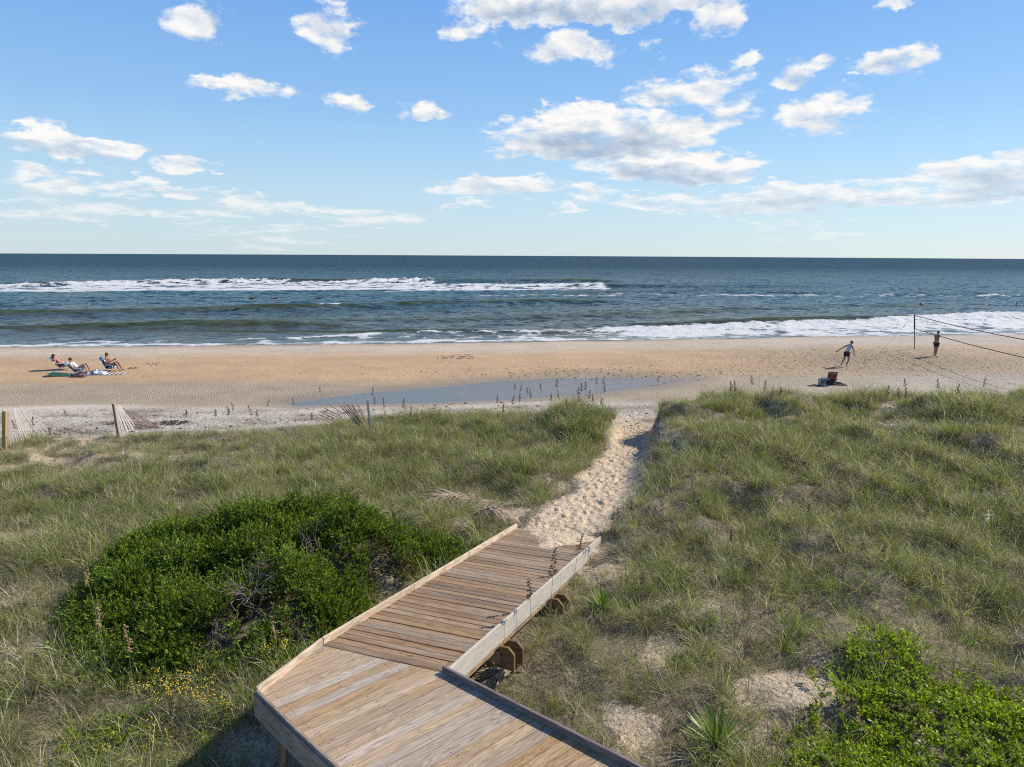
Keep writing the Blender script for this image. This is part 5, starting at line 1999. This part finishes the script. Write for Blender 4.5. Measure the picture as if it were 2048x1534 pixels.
def figure(loc, rz, label, J, skin, shirt, shirt_m, shorts_m, hair_m, hair='short', sleeve=True, cap_m=None, build=1.0, look=0.0, group=None, shoes=None):
    """J: joints in metres, x is forward, y is the person's left, z up"""
    t = empty('person', loc, rz)
    tag(t, label, 'person', group)
    V_ = {k_: Vector(v) for k_, v in J.items()}
    mid = lambda a, b, f: V_[a].lerp(V_[b], f)
    P_, E_, R_ = [], [], []
    ix = {}

    def add(k_, p, r_, par=None):
        ix[k_] = len(P_); P_.append(p); R_.append(r_)
        if par is not None: E_.append((ix[par], ix[k_]))
    w = build
    add('pelvis', V_['pelvis'], (.150 * w, .105 * w))
    add('waist', mid('pelvis', 'chest', .5), (.128 * w, .095 * w), 'pelvis')
    add('chest', V_['chest'], (.150 * w, .108 * w), 'waist')
    add('neckb', mid('chest', 'neck', .75), (.085, .075), 'chest')
    add('neck', V_['neck'], .052, 'neckb')
    up_ = (V_['head'] - V_['neck']).normalized()
    add('skull', V_['head'] - up_ * .03, (.072, .082), 'neck')
    add('crown', V_['head'] + up_ * .075, (.066, .078), 'skull')
    for s_ in ('l', 'r'):
        add('sh' + s_, V_['sh' + s_], .058 * w, 'neckb')
        add('ua' + s_, mid('sh' + s_, 'el' + s_, .5), .047 * w, 'sh' + s_)
        add('el' + s_, V_['el' + s_], .038, 'ua' + s_)
        add('fa' + s_, mid('el' + s_, 'wr' + s_, .4), .037, 'el' + s_)
        add('wr' + s_, V_['wr' + s_], .025, 'fa' + s_)
        add('hip' + s_, V_['hip' + s_], .098 * w, 'pelvis')
        add('th' + s_, mid('hip' + s_, 'kn' + s_, .45), .082 * w, 'hip' + s_)
        add('kn' + s_, V_['kn' + s_], .055, 'th' + s_)
        add('ca' + s_, mid('kn' + s_, 'an' + s_, .35), .055, 'kn' + s_)
        add('an' + s_, V_['an' + s_], .034, 'ca' + s_)
        add('to' + s_, V_['to' + s_], .030, 'an' + s_)
    body = skin_mesh('body', P_, E_, R_)
    mb = MB()
    fx_ = Vector((math.cos(look), math.sin(look), 0))
    fx_ = (fx_ - up_ * fx_.dot(up_)).normalized(); ly = up_.cross(fx_)
    hc = V_['head']
    mb.ball(hc + fx_ * .086 - up_ * .012, (.016, .012, .020), 6, 5)          # nose
    for sg in (-1, 1):
        mb.ball(hc + ly * .074 * sg - up_ * .010, (.014, .008, .028), 6, 5)  # ears
    mb.ball(hc + fx_ * .076 - up_ * .062, (.012, .024, .006), 6, 4)          # mouth
    for s_ in ('l', 'r'):
        hand(mb, V_['wr' + s_], V_['wr' + s_] - V_['el' + s_] if 'hd' + s_ not in V_ else V_['hd' + s_], Vector((0, 1 if s_ == 'r' else -1, .2)).normalized(), 1.0, .5)
    merge(body, mb); body.materials.append(skin)
    bo = link('body', body, None, t)
    eb = MB()
    for sg in (-1, 1): eb.ball(hc + fx_ * .077 + ly * .030 * sg + up_ * .012, (.009, .009, .007), 6, 5)
    eb.build('eyes', M_EYE, bo)
    # shirt: torso with or without sleeves
    SP, SE, SR = [P_[ix['pelvis']].lerp(P_[ix['waist']], .15)], [], [(.160 * w, .122 * w)]
    for nm, r_ in (('waist', (.150 * w, .115 * w)), ('chest', (.166 * w, .124 * w))):
        SP.append(P_[ix[nm]]); SR.append(r_); SE.append((len(SP) - 2, len(SP) - 1))
    SP.append(P_[ix['neckb']] - up_ * .02); SR.append((.085, .080)); SE.append((2, 3))
    if shirt != 'none':
        for s_ in ('l', 'r'):
            SP.append(P_[ix['sh' + s_]]); SR.append(.070 * w if sleeve else .056); SE.append((3, len(SP) - 1))
            if sleeve:
                SP.append(mid('sh' + s_, 'el' + s_, .62)); SR.append(.062 * w); SE.append((len(SP) - 2, len(SP) - 1))
        sm_ = skin_mesh('shirt', SP, SE, SR); sm_.materials.append(shirt_m)
        link('shirt', sm_, None, t)
    HP, HE, HR = [P_[ix['pelvis']] + (P_[ix['waist']] - P_[ix['pelvis']]) * .25], [], [(.160 * w, .118 * w)]
    for s_ in ('l', 'r'):
        HP.append(P_[ix['hip' + s_]]); HR.append(.116 * w); HE.append((0, len(HP) - 1))
        HP.append(mid('hip' + s_, 'kn' + s_, .62)); HR.append(.098 * w); HE.append((len(HP) - 2, len(HP) - 1))
    hm = skin_mesh('shorts', HP, HE, HR); hm.materials.append(shorts_m)
    link('shorts', hm, None, t)
    hb = MB()
    if hair_m is not None:
        M = Matrix((fx_, ly, up_)).transposed()
        hb.ball(hc + up_ * .034 - fx_ * .014, (.094, .086, .088), 12, 8, M)
        if hair == 'long':
            hb.ball(hc - fx_ * .062 - up_ * .05, (.05, .078, .11), 10, 7, M)
        if hair == 'bun':
            hb.ball(hc - fx_ * .105 + up_ * .045, .045, 8, 6)
        hb.build('hair', hair_m, bo)
    if cap_m is not None:
        cb = MB()
        M = Matrix((fx_, ly, up_)).transposed()
        cb.ball(hc + up_ * .055 - fx_ * .004, (.094, .086, .066), 12, 8, M)
        cb.ball(hc + up_ * .058 + fx_ * .10, (.062, .066, .008), 10, 4, M)
        cb.build('cap', cap_m, t)
    return t


def gpt(px, py):
    return ground_at(px, py)


man = dict(pelvis=(0, 0, .96), chest=(-.03, 0, 1.30), neck=(.0, 0, 1.50), head=(.035, 0, 1.64), shl=(.0, .20, 1.43), ell=(.06, .26, 1.14), wrl=(.16, .18, .93), hdl=(.5, -.3, -.8),
           shr=(-.03, -.20, 1.43), elr=(-.30, -.27, 1.19), wrr=(-.06, -.19, 1.00), hdr=(.8, .3, -.3),
           hipl=(-.01, .095, .90), knl=(.03, .12, .50), anl=(.02, .13, .08), tol=(.19, .15, .025), hipr=(.01, -.095, .90), knr=(-.03, -.13, .50), anr=(-.10, -.16, .08), tor=(.07, -.18, .025))
figure(gpt(1870, 713), R(6), 'standing person in olive t-shirt and dark shorts beside the volleyball net, hand on hip', man, M_SKIN2, 'tee', cloth('olive_tee', (.155, .150, .085)), cloth('black_shorts', (.022, .022, .028)),
       M_HAIRD, 'short', True, build=1.05, look=-.2)
woman = dict(pelvis=(0, 0, .88), chest=(.13, 0, 1.18), neck=(.22, 0, 1.37), head=(.29, 0, 1.49), shl=(.15, .18, 1.31), ell=(-.14, .30, 1.12), wrl=(-.36, .36, .96), hdl=(-.8, .2, -.4),
             shr=(.19, -.18, 1.31), elr=(.26, -.26, 1.06), wrr=(.34, -.22, .84), hdr=(.3, .1, -1),
             hipl=(-.01, .09, .84), knl=(-.05, .12, .45), anl=(-.24, .12, .09), tol=(-.10, .14, .025), hipr=(.01, -.09, .84), knr=(.12, -.10, .46), anr=(-.06, -.11, .08), tor=(.10, -.12, .025))
figure(gpt(1691, 733), R(12), 'person leaning forward in pale blue tank top and black shorts, arm swung back', woman, M_SKIN2, 'tank', cloth('pale_blue_tank', (.42, .48, .62)), cloth('navy_shorts', (.015, .017, .03)),
       M_HAIRD, 'bun', False, build=.92)


# low folding beach chairs: x forward
M_ALU = simple_mat('aluminium_tube', (.72, .72, .72), .35, .9, .05)
M_ARM = simple_mat('white_armrest', (.72, .70, .68), .5)


def stripe_mat(name, c1, c2, sc_=22.0, axis_=1):
    m, T, P = new_mat(name)
    oc = T.new('ShaderNodeTexCoord').outputs['Object']
    sp_ = T.new('ShaderNodeSeparateXYZ'); T.l.new(oc, sp_.inputs[0])
    s_ = T.math('SINE', T.math('MULTIPLY', sp_.outputs[axis_], sc_ * 3.0))
    T.l.new(T.mix(T.smooth(s_, -.08, .08), c1, c2), P.inputs['Base Color'])
    P.inputs['Roughness'].default_value = .85
    return m


def chair(loc, rz, label, cloth_m, back=R(58), mat_f=None, slope=.12):
    mat_f = mat_f or M_ALU
    t = empty('beach_chair', loc, rz)
    tag(t, label, 'beach chair')
    bx = Vector((-math.cos(back), 0, math.sin(back)))
    hinge = Vector((-.22, 0, .17))
    top = hinge + bx * .78
    front = Vector((.26, 0, .17 + slope))
    fr = MB()
    for sg in (-1, 1):
        y = Vector((0, .28 * sg, 0))
        fr.tube([front + y, hinge + y], .011, 6)
        fr.tube([hinge + y, top + y], .011, 6)
        fr.tube([Vector((.30, .30 * sg, .01)), Vector((.10, .30 * sg, .30)), Vector((.08, .30 * sg, .38))], .011, 6)
        fr.tube([Vector((-.42, .31 * sg, .01)), Vector((-.05, .31 * sg, .24)), Vector((.02, .31 * sg, .30))], .011, 6)
    fr.tube([top + Vector((0, -.28, 0)), top + Vector((0, .28, 0))], .011, 6)
    fr.tube([front + Vector((0, -.28, 0)), front + Vector((0, .28, 0))], .011, 6)
    fr.tube([Vector((.30, -.30, .012)), Vector((.30, .30, .012))], .011, 6); fr.tube([Vector((-.42, -.31, .012)), Vector((-.42, .31, .012))], .011, 6)
    fr.build('frame', mat_f, t)

    def sling(name, a, c, sag):
        vs, fs = [], []
        for th in (0, .012):
            for i in range(7):
                f = i / 6
                p = a.lerp(c, f) - Vector((0, 0, sag * math.sin(f * math.pi)))
                nrm_ = (c - a).normalized().cross(Vector((0, 1, 0)))
                for y in (-.27, .27): vs.append(p + Vector((0, y, 0)) + nrm_ * th)
        for k_ in (0, 14):
            for i in range(6): fs.append((k_ + 2 * i, k_ + 2 * i + 1, k_ + 2 * i + 3, k_ + 2 * i + 2))
        fs += [(0, 14, 15, 1), (12, 13, 27, 26)] + [(2 * i, 2 * i + 2, 16 + 2 * i, 14 + 2 * i) for i in range(6)] + [(2 * i + 1, 15 + 2 * i, 17 + 2 * i, 2 * i + 3) for i in range(6)]
        b = MB(); b.add(vs, fs); b.build(name, cloth_m, t)
    sling('seat', front, hinge + Vector((.01, 0, 0)), .05)
    sling('backrest', hinge, top - bx * .01, .03)
    for sg in (-1, 1):
        b = MB(); b.beam((-.26, .31 * sg, .40), (.16, .31 * sg, .375), .05, .018); b.build('armrest', M_ARM, t)
    return t


def sitter(recl, knee, up_=0.0, headf=.0):
    """seated in a low chair, leaning back by recl, knees drawn up"""
    h = Vector((-.10, 0, .27))
    d = Vector((-math.sin(recl), 0, math.cos(recl)))
    ch = h + d * .36; nk = h + d * .56; hd_ = nk + (d * .6 + Vector((headf, 0, .5))).normalized() * .15
    J = dict(pelvis=h, chest=ch, neck=nk, head=hd_)
    for s_, sg in (('l', 1), ('r', -1)):
        y = Vector((0, sg, 0))
        sh_ = nk - d * .06 + y * .18
        J['sh' + s_] = sh_
        J['el' + s_] = sh_ + Vector((.10, .08 * sg, -.24))
        J['wr' + s_] = sh_ + Vector((.34, -.03 * sg, -.20 + up_))
        J['hip' + s_] = h + y * .09 + Vector((.03, 0, 0))
        J['kn' + s_] = h + y * .12 + Vector((knee[0] + .03 * sg, 0, knee[1]))
        J['an' + s_] = h + y * .12 + Vector((knee[0] + .16 + .04 * sg, 0, -.19))
        J['to' + s_] = h + y * .13 + Vector((knee[0] + .30 + .04 * sg, 0, -.235))
    return J


C3_ = gpt(225, 742); C2_ = gpt(163, 749); C1_ = gpt(131, 739)
rz = R(14)
chair(C3_, rz, 'low blue folding beach chair under the upright seated person, rightmost of three', cloth('blue_sling', (.045, .10, .20)), R(62))
figure(C3_, rz, 'person with brown hair sitting upright in the blue beach chair, knees bent', sitter(R(16), (.36, .26), .08, .5), M_SKIN2, 'tank', cloth('maroon_top', (.22, .06, .07)), cloth('teal_trunks', (.02, .05, .07)),
       M_HAIRB, 'short', False)
chair(C2_, rz, 'reclined pale patterned beach chair, middle of the three seated ones', stripe_mat('grey_white_sling', (.06, .07, .09), (.62, .62, .64), 14), R(48))
figure(C2_, rz, 'person in white top reclining in the middle beach chair, tanned knees up high', sitter(R(40), (.34, .36), .0, .4), M_SKIN, 'tee', cloth('white_top', (.70, .68, .66)), cloth('grey_trunks', (.28, .29, .31)),
       M_HAIRD, 'short', True, build=1.08, cap_m=None)
chair(C1_, rz, 'reclined dark striped beach chair, leftmost and farthest of the three', stripe_mat('dark_stripe_sling', (.025, .03, .05), (.34, .34, .40), 14), R(52))
figure(C1_, rz, 'dark haired person in pink lying back in the leftmost beach chair', sitter(R(46), (.42, .12), -.02, .3), M_SKIN, 'tank', cloth('pink_top', (.50, .20, .20)), cloth('dark_trunks', (.05, .04, .06)),
       M_HAIRD, 'long', False, build=.92)

# things on the sand round them
def at_surface(px, py):
    p = gpt(px, py)
    return p


p = at_surface(121, 751)
bv = MB()
out = [(-.62, -.10), (-.55, -.22), (-.30, -.28), (.30, -.27), (.55, -.24), (.60, 0), (.55, .24), (.30, .27), (-.30, .28), (-.55, .22), (-.62, .10)]
n_o = len(out)
vs = [(x, y, .0 + .12 * sstep(-.2, -.65, x)) for x, y in out] + [(x * .97, y * .95, .055 + .12 * sstep(-.2, -.65, x)) for x, y in out]
bv.add([(a, b_, float(c)) for a, b_, c in vs], [tuple(range(n_o - 1, -1, -1)), tuple(range(n_o, 2 * n_o))] + [(i, (i + 1) % n_o, n_o + (i + 1) % n_o, n_o + i) for i in range(n_o)])
o = bv.build('body_board', stripe_mat('green_white_board', (.16, .42, .16), (.60, .72, .58), 3.2))
o.location = p + Vector((0, 0, .02)); o.rotation_euler = (0, 0, R(8))
tag(o, 'green and white body board lying on the sand left of the towels', 'body board')


def cloth_heap(name, p, sx_, sy_, hgt_, seed, mat, label, cat, rz_=0.0, res=26, flat=False):
    u = np.linspace(-1, 1, res); U, Vv = np.meshgrid(u, u)
    rimn = 1 + .12 * fbm(U * 2 + seed, Vv * 2, seed, 2)
    X = U * sx_ * rimn; Y = Vv * sy_ * rimn
    r_ = np.maximum(np.abs(U), np.abs(Vv))
    if flat:
        Z = .012 + .012 * fbm(U * 3, Vv * 2, seed, 3) + .006
    else:
        Z = hgt_ * np.clip(1 - r_ ** 2, 0, 1) * (.55 + .75 * np.abs(fbm(U * 1.7 + seed, Vv * 1.7, seed, 3)) * 1.6) + .012
    V_ = np.stack([X, Y, Z], -1).reshape(-1, 3); V0 = V_.copy(); V0[:, 2] = np.maximum(V0[:, 2] - .012, -.01)
    q0 = (np.arange(res - 1)[:, None] * res + np.arange(res - 1)[None, :])
    F_ = np.stack([q0, q0 + 1, q0 + 1 + res, q0 + res], -1).reshape(-1, 4)
    rim = np.concatenate([np.arange(res), np.arange(1, res) * res + res - 1, (res - 1) * res + np.arange(res - 2, -1, -1), np.arange(res - 2, 0, -1) * res])
    k_ = res * res
    FR = np.stack([rim, rim + k_, np.roll(rim, -1) + k_, np.roll(rim, -1)], -1)
    me = np_mesh(name, np.vstack([V_, V0]), np.vstack([F_, F_[:, ::-1] + k_, FR]))
    o = link(name, me, mat); o.location = p; o.rotation_euler = (0, 0, rz_)
    tag(o, label, cat)
    return o


def check_mat(name, c1, c2, sc_):
    m, T, P = new_mat(name)
    oc = T.new('ShaderNodeTexCoord').outputs['Object']
    n_ = T.noise(oc, sc_, 2, .5, .5)
    T.l.new(T.mix(T.smooth(n_, .47, .53), c1, c2), P.inputs['Base Color'])
    P.inputs['Roughness'].default_value = .9
    return m


cloth_heap('towel', at_surface(192, 748), .62, .36, .20, 3, check_mat('blue_white_towel', (.13, .15, .24), (.62, .63, .66), 5), 'crumpled blue and white towel heaped between the chairs', 'towel', R(10))
cloth_heap('towel', at_surface(229, 748), .62, .30, .03, 4, stripe_mat('black_white_towel', (.03, .03, .035), (.74, .72, .70), 9, 0), 'black and white striped towel spread flat in front of the blue chair', 'towel', R(6), flat=True)
cloth_heap('towel', at_surface(155, 754), .42, .16, .10, 5, cloth('dark_red_cloth', (.07, .025, .03)), 'small dark crumpled cloth between the green board and the blue towel', 'towel', R(4))
cloth_heap('towel', at_surface(1629, 772), .36, .13, .07, 6, cloth('black_cloth', (.02, .02, .022)), 'small black cloth on the sand left of the tote bag', 'towel', R(5))
cloth_heap('towel', at_surface(1676, 770), .42, .22, .13, 8, stripe_mat('dark_edge_towel', (.02, .03, .03), (.42, .46, .40), 2.2, 1), 'dark towel with pale edge bunched right of the empty chair', 'towel', R(-6))

# sandals beyond the striped towel
p = at_surface(260, 737)
for k_, (dx_, dy_, rz_, lb) in enumerate(((0, 0, .5, 'dark sandal in front of the blue chair, nearer the seated person'), (.26, .05, .2, 'dark sandal in front of the blue chair, farther from the seated person'))):
    b = MB()
    out = [(math.cos(a) * .14 * (1 + .15 * math.cos(a)), math.sin(a) * .055) for a in np.linspace(0, 2 * math.pi, 14, endpoint=False)]
    b.prism(out, 0, .03)
    b.tube([(-.02, -.05, .03), (.02, -.02, .075), (.02, .02, .075), (-.02, .05, .03)], .012, 6); b.tube([(.02, 0, .075), (.09, 0, .03)], .010, 6)
    o = b.build('sandal', cloth('dark_rubber', (.05, .035, .03)))
    o.location = gpt(260, 737) + Vector((dx_, dy_, .0)); o.rotation_euler = (0, 0, rz_)
    tag(o, lb, 'sandal', 'sandals by the beach chairs')

# empty chair, tote bag and bag on the right
pe = gpt(1660, 768)
chair(pe, R(78), 'empty red-brown beach chair seen from behind, facing the sea', stripe_mat('red_brown_sling', (.13, .035, .022), (.22, .12, .10), 6, 2), R(66), simple_mat('dark_brown_frame', (.06, .035, .025), .5, .3)).scale = (.84, .84, .84)
M_TOTE = cloth('pale_tote_cloth', (.34, .35, .36))
tp = gpt(1647, 770)
tote = empty('tote_bag', tp, R(8))
tag(tote, 'pale grey tote bag with a large black letter print before the empty chair', 'tote bag')
b = MB()
b.add([(-.26, -.12, 0), (.26, -.12, 0), (.26, .12, 0), (-.26, .12, 0), (-.29, -.07, .36), (.29, -.07, .36), (.29, .07, .36), (-.29, .07, .36)], [(0, 3, 2, 1), (0, 1, 5, 4), (1, 2, 6, 5), (2, 3, 7, 6), (3, 0, 4, 7)])
b.build('body', M_TOTE, tote)
for yy in (-.07, .07):
    b = MB(); b.tube([(-.12, yy, .35), (-.10, yy, .44), (.0, yy * 1.3, .47), (.10, yy, .44), (.12, yy, .35)], .010, 6); b.build('handle', M_TOTE, tote)
b = MB()


def stroke(a, c, w=.045):
    f = lambda q: Vector((q[0], -.124 + .05 * (q[1] / .36) - .004, q[1]))
    b.beam(f(a), f(c), w, .004, (0, -1, .14))


for a, c in (((-.19, .06), (-.19, .31)), ((-.19, .31), (-.05, .06)), ((-.05, .06), (-.05, .31)), ((.03, .31), (.09, .08)), ((.09, .08), (.17, .31))):
    stroke(a, c)
b.build('letter_print', cloth('black_print', (.02, .02, .02)), tote)
p = gpt(1661, 770)
bag = empty('beach_bag', p, R(20))
tag(bag, 'small black duffel bag leaning on the empty chair right of the tote', 'bag')
b = MB(); b.tube([(-.26, 0, .13), (-.22, 0, .14), (0, 0, .15), (.22, 0, .14), (.26, 0, .13)], [.08, .135, .145, .135, .08], 12); b.build('body', cloth('black_canvas', (.022, .023, .028)), bag)
b = MB(); b.tube([(-.12, -.10, .25), (-.08, -.06, .36), (.08, -.06, .36), (.12, -.10, .25)], .012, 6); b.build('handle', cloth('black_strap', (.02, .02, .02)), bag)
p = gpt(1671, 766)
b = MB(); b.ball((0, 0, .0), (.12, .11, .085), 12, 7); b.ball((.10, .03, -.035), (.11, .09, .012), 10, 4)
o = b.build('sun_hat', cloth('white_red_cap', (.62, .40, .38))); o.location = p + Vector((-.02, -.02, .24)); tag(o, 'white and red cap lying on top of the dark towel by the empty chair', 'cap')

# ------------------------------------------------------------------ volleyball
M_POLE = simple_mat('blue_grey_pole', (.10, .14, .20), .45, .3, .08)
M_TAPE = simple_mat('dark_net_tape', (.06, .07, .09), .7)
pb = gpt(1829, 698)
net = empty('volleyball_net', pb)
tag(net, 'beach volleyball net with blue-grey pole and dark tapes running out to the right', 'volleyball net')
H_N = 2.46
vt = ray(1829, 632)
tipn = CAMP + vt * (pb.y / vt.y) - pb      # the pole leans a little towards its guy line
lean_ = Vector((tipn.x, 0, 0)) / tipn.z
b = MB(); b.tube([lean_ * -.2 + Vector((0, 0, -.2)), lean_ * H_N + Vector((0, 0, H_N + .06))], [.030, .030], 10); b.ball(lean_ * H_N + Vector((0, 0, H_N + .07)), .036, 8, 5); b.build('pole', M_POLE, net)
b = MB(); b.tube([lean_ * (H_N - 1.02) + Vector((0, 0, H_N - 1.02)), lean_ * H_N + Vector((0, 0, H_N))], [.050, .050], 10); b.build('sleeve', M_TAPE, net)
far = at_z(2048, 668, pb.z + H_N) - pb; far.z = 0
nd = far.normalized(); NL = 14.2
end = nd * NL
end.z = hz(pb.x + end.x, pb.y + end.y) - pb.z
b = MB(); b.tube([(end.x, end.y, end.z - .2), (end.x, end.y, end.z + H_N + .06)], .030, 10); b.build('pole', M_POLE, net)
dz = Vector((0, 0, 1))
tn = []
for i in range(9):
    f = i / 8; tn.append((f, -.10 * math.sin(f * math.pi)))
for nm, zz in (('top_tape', H_N - .02), ('bottom_tape', H_N - .98)):
    b = MB()
    for i in range(8):
        ls = lambda f_: lean_ * zz * (1 - f_)
        a = end * tn[i][0] + dz * (zz + tn[i][1]) + ls(tn[i][0]); c = ls(tn[i + 1][0]) + end * tn[i + 1][0] + dz * (zz + tn[i + 1][1])
        b.beam(a, c, .010, .048)
    b.build(nm, M_TAPE, net)
b = MB()
for k_ in range(1, 9):
    pts = [end * f + dz * (H_N - .98 + .96 * k_ / 9 + s_) for f, s_ in tn]
    b.tube(pts, .0011, 3, False)
for k_ in range(1, 84):
    f = k_ / 84; s_ = -.10 * math.sin(f * math.pi); q = end * f
    b.tube([q + dz * (H_N - .98 + s_), q + dz * (H_N - .02 + s_)], .0011, 3, False)
b.build('net_threads', M_TAPE, net)['kind'] = 'stuff'
ga = gpt(1766, 698) - pb
b = MB(); tpn = lean_ * H_N + Vector((0, 0, H_N)); b.tube([tpn, ga], .006, 5); b.tube([tpn.lerp(ga, .30), tpn.lerp(ga, .36)], .025, 6); b.build('guy_line', M_TAPE, net)
b = MB(); b.tube([ga + Vector((0, 0, .12)), ga - Vector((0, 0, .2))], .02, 6); b.build('anchor', M_TAPE, net)

v = ray(1843, 609); pball = CAMP + v * (46.5 / v.y)
m, T, P = new_mat('ball_panels')
oc = T.new('ShaderNodeTexCoord').outputs['Object']
wv = T.new('ShaderNodeTexWave'); T.l.new(oc, wv.inputs['Vector']); wv.inputs['Scale'].default_value = 3.0; wv.inputs['Distortion'].default_value = 2.0
T.l.new(T.mix(T.smooth(wv.outputs[1], .5, .6), (.03, .03, .05), (.45, .40, .12)), P.inputs['Base Color']); P.inputs['Roughness'].default_value = .5
b = MB(); b.ball((0, 0, 0), .125, 18, 12)
o = b.build('volleyball', m); o.location = pball; tag(o, 'dark volleyball in the air above the net pole', 'ball')

# ------------------------------------------------------------------ birds and a swimmer
M_BIRD = simple_mat('brown_bird', (.14, .115, .09), .8)
M_BIRDW = simple_mat('pale_bird_head', (.5, .47, .42), .8)


def bird(px, py, label, flap, rz_):
    v = ray(px, py); p = CAMP + v * (84.0 / v.y)
    b = MB()
    b.tube([(-.42, 0, 0), (-.25, 0, .01), (0, 0, .03), (.22, 0, .03), (.36, 0, .08), (.44, 0, .14)], [.03, .09, .12, .10, .05, .05], 8)
    b.ball((.49, 0, .15), (.07, .05, .055), 8, 6); b.tube([(.54, 0, .145), (.78, 0, .08)], [.024, .008], 6)
    b.add([(-.40, -.05, 0), (-.40, .05, 0), (-.62, .10, .0), (-.62, -.10, 0), (-.5, 0, .02)], [(0, 1, 4), (1, 2, 4), (2, 3, 4), (3, 0, 4)])
    t = b.build('bird', M_BIRD); t.location = p; t.rotation_euler = (0, 0, rz_)
    for sg in (-1, 1):
        w = MB()
        y1, z1 = .42, .42 * math.sin(flap); y2, z2 = .95, .42 * math.sin(flap) - .30 * math.sin(flap * .8)
        ch = [(.14, 0, .05), (.18, y1, z1 + .04), (-.05, y2, z2), (-.16, y2 - .05, z2 - .01), (-.16, y1, z1 + .01), (-.14, 0, .03)]
        top_ = [Vector((x, y * sg, z)) for x, y, z in ch]; bot = [q - Vector((0, 0, .02)) for q in top_]
        w.add(top_ + bot, [(0, 1, 4, 5), (1, 2, 3, 4), (6, 11, 10, 7), (7, 10, 9, 8)] + [(i, i + 6, (i + 1) % 6 + 6, (i + 1) % 6) for i in range(6)])
        w.build('wing', M_BIRD, t)
    tag(t, label, 'bird', 'seabirds flying low over the waves')


bird(503, 597, 'brown seabird flying low over the water, leftmost of the three', .5, R(8))
bird(549, 597, 'brown seabird flying low over the water, middle of the three', .35, R(12))
bird(637, 597, 'brown seabird flying low over the water, rightmost of the three', .45, R(6))
v = ray(2033, 607)
pw_ = at_z(2033, 609, -.05)
t = empty('person', pw_, R(200))
tag(t, 'distant swimmer with only head and shoulders above the water', 'person')
me = skin_mesh('body', [(0, 0, -.35), (0, 0, -.05), (0, 0, .08), (0, 0, .20), (0, 0, .29), (0, .2, -.02), (0, -.2, -.02), (.08, .26, -.28), (.08, -.26, -.28)], [(0, 1), (1, 2), (2, 3), (3, 4), (1, 5), (1, 6), (5, 7), (6, 8)],
               [(.15, .11), (.12, .10), .055, .085, .075, .06, .06, .045, .045])
me.materials.append(M_SKIN2)
bo = link('body', me, None, t)
b = MB(); b.ball((-.01, 0, .255), (.105, .098, .10), 10, 7); b.build('hair', M_HAIRD, bo)

# ------------------------------------------------------------------ wrack and litter and painted shade marks on the beach
M_WRACK_SHADE = simple_mat('dark_seaweed_and_shade', (.045, .035, .025), .85, vary=.4, scale=30)  # seaweed colour, also painted as shadow in the trampled court sand
gw = random.Random(31)


def clumps(name, spots, label, cat, mat=None):
    b = MB()
    for x, y, r_ in spots:
        z = hz(x, y)
        n_ = 7
        a0 = gw.uniform(0, 6.28); el_ = gw.uniform(.45, 1.0)
        rim = []
        for i in range(n_):
            a = 2 * math.pi * i / n_; rr_ = r_ * gw.uniform(.5, 1.25)
            ux, uy = math.cos(a) * rr_, math.sin(a) * rr_ * el_
            rim.append((x + ux * math.cos(a0) - uy * math.sin(a0), y + ux * math.sin(a0) + uy * math.cos(a0), z - .008))
        top_ = (x + gw.gauss(0, r_ * .2), y + gw.gauss(0, r_ * .2), z + r_ * gw.uniform(.22, .5))
        b.add(rim + [top_], [(i, (i + 1) % n_, n_) for i in range(n_)])
    o = b.build(name, mat or M_WRACK_SHADE)
    if cat: tag(o, label, cat, kind='stuff')
    return o


sp = []
for i in range(620):      # dune-foot wrack
    x = gw.uniform(-22, 24); y = float(np.interp(x, TOEX, TOEY)) + gw.uniform(-.3, 3.2)
    if fbm(np.array([x * .5]), np.array([y * .9]), 800, 3)[0] > -.05: sp.append((x, y, gw.uniform(.03, .12)))
for i in range(1500):      # berm specks
    x = gw.uniform(-34, 44); y = gw.uniform(36, 54)
    if fbm(np.array([x * .2]), np.array([y * .5]), 801, 3)[0] > .12: sp.append((x, y, gw.uniform(.02, .065)))
for i in range(380):      # scarp above the pool
    x = gw.gauss(6, 6); y = 39.4 + gw.gauss(0, .8) + .02 * x
    sp.append((x, y, gw.uniform(.03, .10)))
for i in range(1300):      # dark scraps painted in for the shadows of dug-up sand round the court
    x = gw.gauss(24, 6); y = gw.gauss(44.5, 3)
    if y < 52: sp.append((x, y, gw.uniform(.03, .085)))
clumps('seaweed_and_shade_marks', sp, 'dark scraps of seaweed and painted shadow marks of dug-up sand along the beach', 'seaweed')


def heap(px, py, rx_, ry_, n_, label):
    c = gpt(px, py)
    s_ = []
    for i in range(n_):
        a = gw.uniform(0, 6.28); q = gw.random() ** .6
        s_.append((c.x + math.cos(a) * rx_ * q, c.y + math.sin(a) * ry_ * q, gw.uniform(.04, .13)))
    o = clumps('seaweed_heap', s_, None, None)
    tag(o, label, 'seaweed', kind='stuff')


heap(345, 846, .75, .5, 120, 'heap of dark brown seaweed beside the collapsed fence slats')
heap(925, 714, .9, 1.2, 70, 'scattered patch of dark seaweed on the open sand, right piece')
heap(885, 716, .4, .8, 22, 'small faint patch of seaweed on the open sand, left piece')
heap(310, 728, .5, .5, 18, 'small seaweed patch on the sand right of the sandals')
